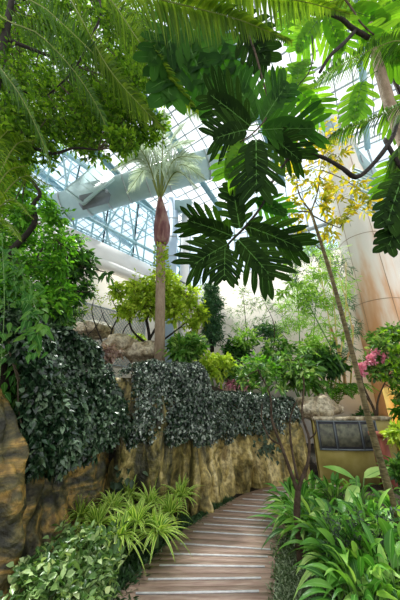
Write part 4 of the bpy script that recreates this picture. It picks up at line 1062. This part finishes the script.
tree('dark_leaf_tree', 'darker glossy leaved tree spreading towards the cream wall above the domed ivy', 'tree', V(-2.6, 4.6, 1.6),
     [([V(-2.6, 4.6, 1.6), P(30, 330, 4.6), P(52, 290, 4.5), P(80, 268, 4.4), P(105, 272, 4.4)], (.05, .01)), (PL((52, 290, 4.5), (58, 260, 4.5), (75, 245, 4.5)), (.02, .008)), (PL((60, 282, 4.5), (80, 292, 4.4), (95, 290, 4.4)), (.02, .008))],
     scatter_blobs([(40, 215), (66, 230), (92, 262), (98, 285), (75, 298), (55, 320), (30, 320)], 4.2, 4.9, 24, 12, 13) + [B(106, 274, 4.4, 6, 5), B(90, 262, 4.4, 8, 8)], 'dark', .15, .065, tw=.005, k=5, droop=.4)
bush('leafy_shrub', 'fine green shrub between the dark leaved tree and the domed ivy top', 62, 318, 5.6, 18, 150, 'mid', .13, .04, (1.2, .9, .8), k=6)
# hanging variegated climber at left edge
root = thing('hanging_climber', 'climbing vine with large glossy marbled leaves hanging at the left edge', 'vine', V(-1.75, 2.7, 1.0))
ml = MB(); mt = MB()
for (x0, y0, x1, y1) in ((2, 235, -2, 400), (12, 250, 16, 415), (22, 265, 26, 395), (30, 280, 22, 350), (8, 300, 6, 450), (-6, 260, -10, 430), (18, 300, 14, 385), (33, 300, 36, 345), (4, 380, 3, 480)):
    Yv = rng.uniform(2.3, 2.8); a_, b_ = P(x0, y0, Yv), P(x1, y1, Yv - .05); line = smooth_line([a_, (a_ + b_) / 2 + V(.04, 0, 0), b_], 24); tube(mt, line, (.004, .003), 5)
    n_ = 64 if y0 < 380 else 20; t_ = rng.uniform(0, 1, n_); Q = a_ + (b_ - a_) * t_[:, None] + rnd(n_) * .055
    leaves(ml, Q, rnd(n_) * V(.7, .4, .3) + V(0, -.2, -.8), V(.2, -1, .35) + rnd(n_) * .4,   .115 * rng.uniform(.6, 1.2, n_), .062 * rng.uniform(.8, 1.2, n_), .1, 'heart', 5, .15)
part(ml, 'foliage', M['pothos'], root); part(mt, 'stem', M['stem_green'], root)
ml = MB(); mt = MB(); root = thing('leafy_plant', 'shadowed dark foliage behind the hanging marbled vine', 'plant', V(-2.1, 3.0, 1.0))
for b in scatter_blobs([(-20, 300), (35, 300), (25, 400), (14, 470), (-20, 470)], 3.0, 3.3, 16, 15, 14): sprigs(ml, mt, *b, 6, .12, .06, .3, 'oval', .6)
part(ml, 'foliage', M['dark'], root); part(mt, 'stem', M['twig'], root)

# ------------------------------------------------------------------ palms overhead
root = thing('feather_palm', 'feather palm whose yellowish fronds arch across the top of the view', 'palm', V(-1.3, -1.2, 0))
pc = V(-1.3, -1.2, 6.6)
mb = MB(); tube(mb, smooth_line([V(-1.3, -1.2, -.03), V(-1.35, -1.2, 3), pc], 30), (.16, .11), 12); part(mb, 'trunk', M['bark_trunk'], root)
def FR(pts, Lf, wf=.040, n=60, mat='palm', **k):
    q = PL(*pts); frond(root, [pc, (pc + q[0]) / 2 + V(0, 0, .35)] + q, Lf, wf, n, mat, rad=(.013, .004), start=.42, **k)
FR([(100, -25, 1.5), (150, -4, 1.6), (195, 8, 1.7), (240, 20, 1.8), (292, 42, 1.9)], .34, n=90, droop=1.1)
FR([(90, -30, 1.9), (115, 5, 2.1), (145, 50, 2.3), (178, 92, 2.5), (212, 128, 2.7)], .42, n=100, droop=.8)
FR([(60, -30, 2.0), (85, 25, 2.2), (110, 70, 2.4), (140, 105, 2.6), (165, 130, 2.8)], .40, n=100, droop=.7)
FR([(10, -25, 2.0), (50, 12, 2.2), (90, 50, 2.4), (118, 82, 2.6), (140, 120, 2.8)], .38, n=100, droop=.6, mat='palm_dark')
FR([(-10, 0, 2.1), (40, 35, 2.3), (75, 72, 2.5), (98, 108, 2.7), (110, 138, 2.9)], .34, n=70, droop=.6, mat='palm_dark')
FR([(170, -30, 1.5), (215, -12, 1.6), (265, -4, 1.7), (305, 2, 1.8), (350, 14, 1.9)], .34, n=90, droop=1.1)
FR([(-30, 20, 2.2), (-5, 60, 2.3), (20, 95, 2.5), (40, 135, 2.7), (52, 170, 2.9)], .30, n=60, droop=.6, mat='palm_dark')
root = thing('feather_palm', 'darker feather palm with curled leaflets reaching in at the upper right', 'palm', V(2.9, -.6, 0))
pc = V(2.9, -.6, 5.6)
mb = MB(); tube(mb, smooth_line([V(2.9, -.6, -.03), V(2.85, -.6, 3), pc], 30), (.15, .10), 12); part(mb, 'trunk', M['bark_trunk'], root)
FR([(430, 30, 2.1), (390, 42, 2.2), (350, 60, 2.3), (318, 82, 2.4), (290, 112, 2.5)], .34, n=75, droop=.8, mat='palm_dark')
FR([(430, 90, 2.0), (400, 106, 2.1), (365, 122, 2.2), (338, 132, 2.3), (318, 148, 2.4)], .22, n=50, droop=1.1, mat='palm_dark')
FR([(430, 120, 2.0), (405, 142, 2.0), (398, 160, 2.1), (395, 180, 2.2)], .24, n=50, droop=.9, mat='palm_dark')
FR([(400, -30, 2.1), (350, -5, 2.3), (310, 8, 2.5), (275, 22, 2.7)], .40, n=70, droop=.9, mat='palm')
root = thing('young_palm', 'young palm frond cluster glowing yellow green at the left edge', 'palm', V(-3.0, 3.0, 1.0))
c_ = P(-25, 232, 3.0)
mb = MB(); tube(mb, smooth_line([V(-3.0, 3.0, 1.0), c_], 12), (.05, .03), 8); part(mb, 'trunk', M['stem_green'], root)
for q_ in (((5, 175, 2.9), (28, 165, 2.8)), ((10, 200, 2.9), (32, 218, 2.8)), ((12, 150, 2.9), (35, 140, 2.8)), ((2, 220, 2.8), (20, 240, 2.7)), ((-5, 150, 2.8), (8, 130, 2.7)), ((20, 178, 3.0), (52, 186, 3.0))):
    frond(root, [c_] + PL(*q_), .22, .024, 40, 'palm', .4, .2, (.012, .004), .6)

# ------------------------------------------------------------------ breadfruit tree
root = thing('breadfruit_tree', 'breadfruit tree with huge deeply lobed dark leaves and black crooked branches', 'tree', V(2.6, 2.3, 0))
Yb = 2.0
limb(root, [V(2.75, 2.5, -.05), P(470, 330, 2.5), P(440, 220, 2.5), P(408, 150, 2.5), P(390, 105, 2.5), P(376, 55, 2.5), P(368, 10, 2.5), P(362, -40, 2.5)], (.11, .055), 'bark_trunk', 12, 'trunk', 40, .08)
limb(root, PL((398, 118, 2.35), (392, 138, 2.2), (375, 162, 2.1), (357, 177, 2.05), (342, 168, 2.0), (322, 157, 2.0), (300, 153, 2.0), (287, 160, 2.0)), (.030, .016), 'bark', knob=.2)
limb(root, PL((287, 160, 2.0), (272, 182, 2.0), (262, 205, 1.95), (246, 226, 1.9), (232, 240, 1.9), (222, 252, 1.9)), (.015, .009), 'bark')
limb(root, PL((385, 140, 2.2), (395, 158, 2.1), (404, 172, 2.1)), (.024, .02), 'bark')
limb(root, PL((372, 40, 2.45), (352, 28, 2.3), (340, 18, 2.2), (318, 11, 2.15), (314, 14, 2.1)), (.040, .022), 'bark')
limb(root, PL((356, 30, 2.35), (345, 42, 2.25), (330, 56, 2.2), (320, 72, 2.2)), (.032, .022), 'bark')
limb(root, PL((312, 36, 2.3), (313, 55, 2.25), (309, 72, 2.2), (298, 86, 2.2), (293, 96, 2.2)), (.010, .006), 'bark')
limb(root, PL((330, -20, 2.4), (350, 6, 2.3), (362, 24, 2.3), (380, 40, 2.4)), (.018, .010), 'bark_brown')
limb(root, PL((232, -20, 2.2), (244, 22, 2.1), (255, 52, 2.0), (262, 78, 1.95), (268, 100, 1.9), (266, 118, 1.85), (252, 134, 1.85), (240, 142, 1.85)), (.016, .006), 'bark_brown')
limb(root, PL((176, -20, 2.4), (178, 10, 2.3), (174, 30, 2.2)), (.010, .006), 'bark_brown')
hub = (256, 130)
def BL(bx, by, bY, tx, ty, tY, wpx, **k):
    w = wpx * mpp((bx + tx) / 2, (by + ty) / 2, (bY + tY) / 2)
    stalk = k.pop('stalk', None)
    if stalk: limb(root, [P(*stalk), P(bx, by, bY)], (.007, .005), 'vein', 5, 'leaf_stalk', 6)
    bread_leaf(root, P(bx, by, bY), P(tx, ty, tY), w, **k)
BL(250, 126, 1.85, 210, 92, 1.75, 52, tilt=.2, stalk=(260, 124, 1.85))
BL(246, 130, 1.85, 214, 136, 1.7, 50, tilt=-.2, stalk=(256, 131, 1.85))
BL(262, 122, 1.85, 286, 82, 1.8, 50, tilt=-.2, mat='bread_half_lit', stalk=(264, 126, 1.85))
BL(262, 130, 1.85, 312, 126, 1.8, 52, tilt=.15, mat='bread_half_lit', stalk=(258, 131, 1.85))
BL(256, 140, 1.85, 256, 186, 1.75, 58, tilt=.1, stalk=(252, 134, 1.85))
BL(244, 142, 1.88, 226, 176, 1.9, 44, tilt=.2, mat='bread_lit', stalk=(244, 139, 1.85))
BL(256, 120, 1.95, 234, 76, 2.05, 46, tilt=.1, mat='bread_half_lit', stalk=(264, 118, 1.86))
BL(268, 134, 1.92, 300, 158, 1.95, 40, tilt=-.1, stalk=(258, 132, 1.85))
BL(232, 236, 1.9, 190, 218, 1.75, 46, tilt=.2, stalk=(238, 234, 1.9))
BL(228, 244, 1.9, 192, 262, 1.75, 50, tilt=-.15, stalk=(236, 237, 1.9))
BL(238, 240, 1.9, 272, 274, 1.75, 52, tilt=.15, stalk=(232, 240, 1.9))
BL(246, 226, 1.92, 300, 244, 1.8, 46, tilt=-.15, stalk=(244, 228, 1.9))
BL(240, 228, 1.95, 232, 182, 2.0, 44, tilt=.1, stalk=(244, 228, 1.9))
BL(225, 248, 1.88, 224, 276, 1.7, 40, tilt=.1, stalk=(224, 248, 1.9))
BL(256, 200, 1.97, 286, 212, 2.0, 34, tilt=.2, mat='bread_half_lit', stalk=(263, 202, 1.95))
BL(174, 30, 2.5, 168, 98, 2.4, 56, tilt=.1, nl=6, mat='bread_half_lit'); BL(182, 30, 2.5, 212, 96, 2.4, 54, tilt=-.15, nl=6, mat='bread_half_lit'); BL(200, 20, 2.6, 240, 88, 2.5, 50, tilt=.2, nl=6, mat='bread_half_lit')
BL(190, 20, 2.2, 150, 60, 2.2, 46, tilt=-.2, mat='bread_half_lit'); BL(240, 18, 2.2, 268, 60, 2.2, 44, tilt=.1, mat='bread')
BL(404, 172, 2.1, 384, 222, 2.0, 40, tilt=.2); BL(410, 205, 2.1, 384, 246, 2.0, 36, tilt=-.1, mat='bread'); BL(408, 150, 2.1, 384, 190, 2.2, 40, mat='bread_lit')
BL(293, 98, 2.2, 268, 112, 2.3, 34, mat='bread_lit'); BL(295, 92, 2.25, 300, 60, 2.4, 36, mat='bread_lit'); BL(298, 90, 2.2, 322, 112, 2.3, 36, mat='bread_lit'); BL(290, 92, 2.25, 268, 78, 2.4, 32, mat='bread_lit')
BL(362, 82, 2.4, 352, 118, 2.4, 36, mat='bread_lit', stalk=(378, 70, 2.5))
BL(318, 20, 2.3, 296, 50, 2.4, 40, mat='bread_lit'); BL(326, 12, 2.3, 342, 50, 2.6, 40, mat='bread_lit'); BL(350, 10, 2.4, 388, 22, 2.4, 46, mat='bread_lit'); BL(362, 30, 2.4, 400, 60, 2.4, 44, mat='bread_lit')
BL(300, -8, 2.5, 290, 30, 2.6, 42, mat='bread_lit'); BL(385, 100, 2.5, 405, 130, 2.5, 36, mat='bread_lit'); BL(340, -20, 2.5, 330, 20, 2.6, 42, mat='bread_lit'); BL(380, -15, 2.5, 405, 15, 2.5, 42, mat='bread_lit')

# extra soft leafy fill behind the overhead leaves
tree('canopy_tree', 'leafy tree high behind the breadfruit branches at the upper right', 'tree', V(4.2, 5.5, 1.0),
     [([V(4.2, 5.5, 1.0), P(440, 260, 5.5), P(410, 120, 5.0), P(370, 30, 4.8)], (.12, .04))],
     scatter_blobs([(250, -30), (410, -30), (410, 90), (330, 30), (270, 30)], 3.4, 4.8, 15, 18, 15) + scatter_blobs([(385, 290), (410, 280), (410, 400), (390, 390)], 4.6, 5.2, 5, 11, 12), 'canopy', .11, .055, tw=.006, k=6)

# ------------------------------------------------------------------ light
w = bpy.data.worlds.new('daylight'); bpy.context.scene.world = w; w.use_nodes = True
nt = w.node_tree; bg = nt.nodes['Background']
tc = nt.nodes.new('ShaderNodeTexCoord'); mp = nt.nodes.new('ShaderNodeMapping'); mp.inputs['Scale'].default_value = (1, 1, 2.5)
nz = nt.nodes.new('ShaderNodeTexNoise'); nz.inputs['Scale'].default_value = 2.2; nz.inputs['Detail'].default_value = 5
nt.links.new(tc.outputs['Generated'], mp.inputs[0]); nt.links.new(mp.outputs[0], nz.inputs['Vector'])
rp = ramp(nt, [(.35, (.90, .94, 1.0)), (.6, (1, 1, 1))]); nt.links.new(nz.outputs['Fac'], rp.inputs[0])
nt.links.new(rp.outputs[0], bg.inputs['Color']); bg.inputs['Strength'].default_value = 1.0
def sun(name, e, ang, rx, rz, col=(1, 1, 1)):
    d = bpy.data.lights.new(name, 'SUN'); d.energy = e; d.angle = math.radians(ang); d.color = col
    o = bpy.data.objects.new(name, d); o.rotation_euler = (math.radians(rx), 0, math.radians(rz)); bpy.context.scene.collection.objects.link(o); return o
sun('sun', 7.0, 5, -24, 25, (1, .97, .9))
def spot(name, loc, target, e, size, col):
    d = bpy.data.lights.new(name, 'SPOT'); d.energy = e; d.spot_size = math.radians(size); d.spot_blend = .7; d.color = col; d.shadow_soft_size = .15
    o = bpy.data.objects.new(name, d); o.location = Vector([float(a) for a in loc]); t = Vector([float(a) for a in target]) - o.location
    o.rotation_euler = t.to_track_quat('-Z', 'Y').to_euler(); bpy.context.scene.collection.objects.link(o); return o
spot('garden_spot', (4.7, 7.2, .6), (5.6, 8.6, 2.2), 60, 90, (1, .6, .2))

cam = bpy.data.cameras.new('camera'); co = bpy.data.objects.new('camera', cam); bpy.context.scene.collection.objects.link(co)
cam.sensor_fit = 'VERTICAL'; cam.sensor_height = 36; cam.lens = 36 * F / 600
co.location = (0, 0, H); co.rotation_euler = (PI / 2 + PITCH, 0, 0); cam.clip_end = 200; cam.clip_start = .05
sc = bpy.context.scene; sc.camera = co
sc.view_settings.view_transform = 'Standard'; sc.view_settings.look = 'None'; sc.view_settings.gamma = 1; sc.view_settings.use_curve_mapping = False
sc.view_settings.exposure = .75
sc.cycles.max_bounces = 10; sc.cycles.transparent_max_bounces = 16; sc.cycles.transmission_bounces = 6; sc.cycles.use_denoising = True
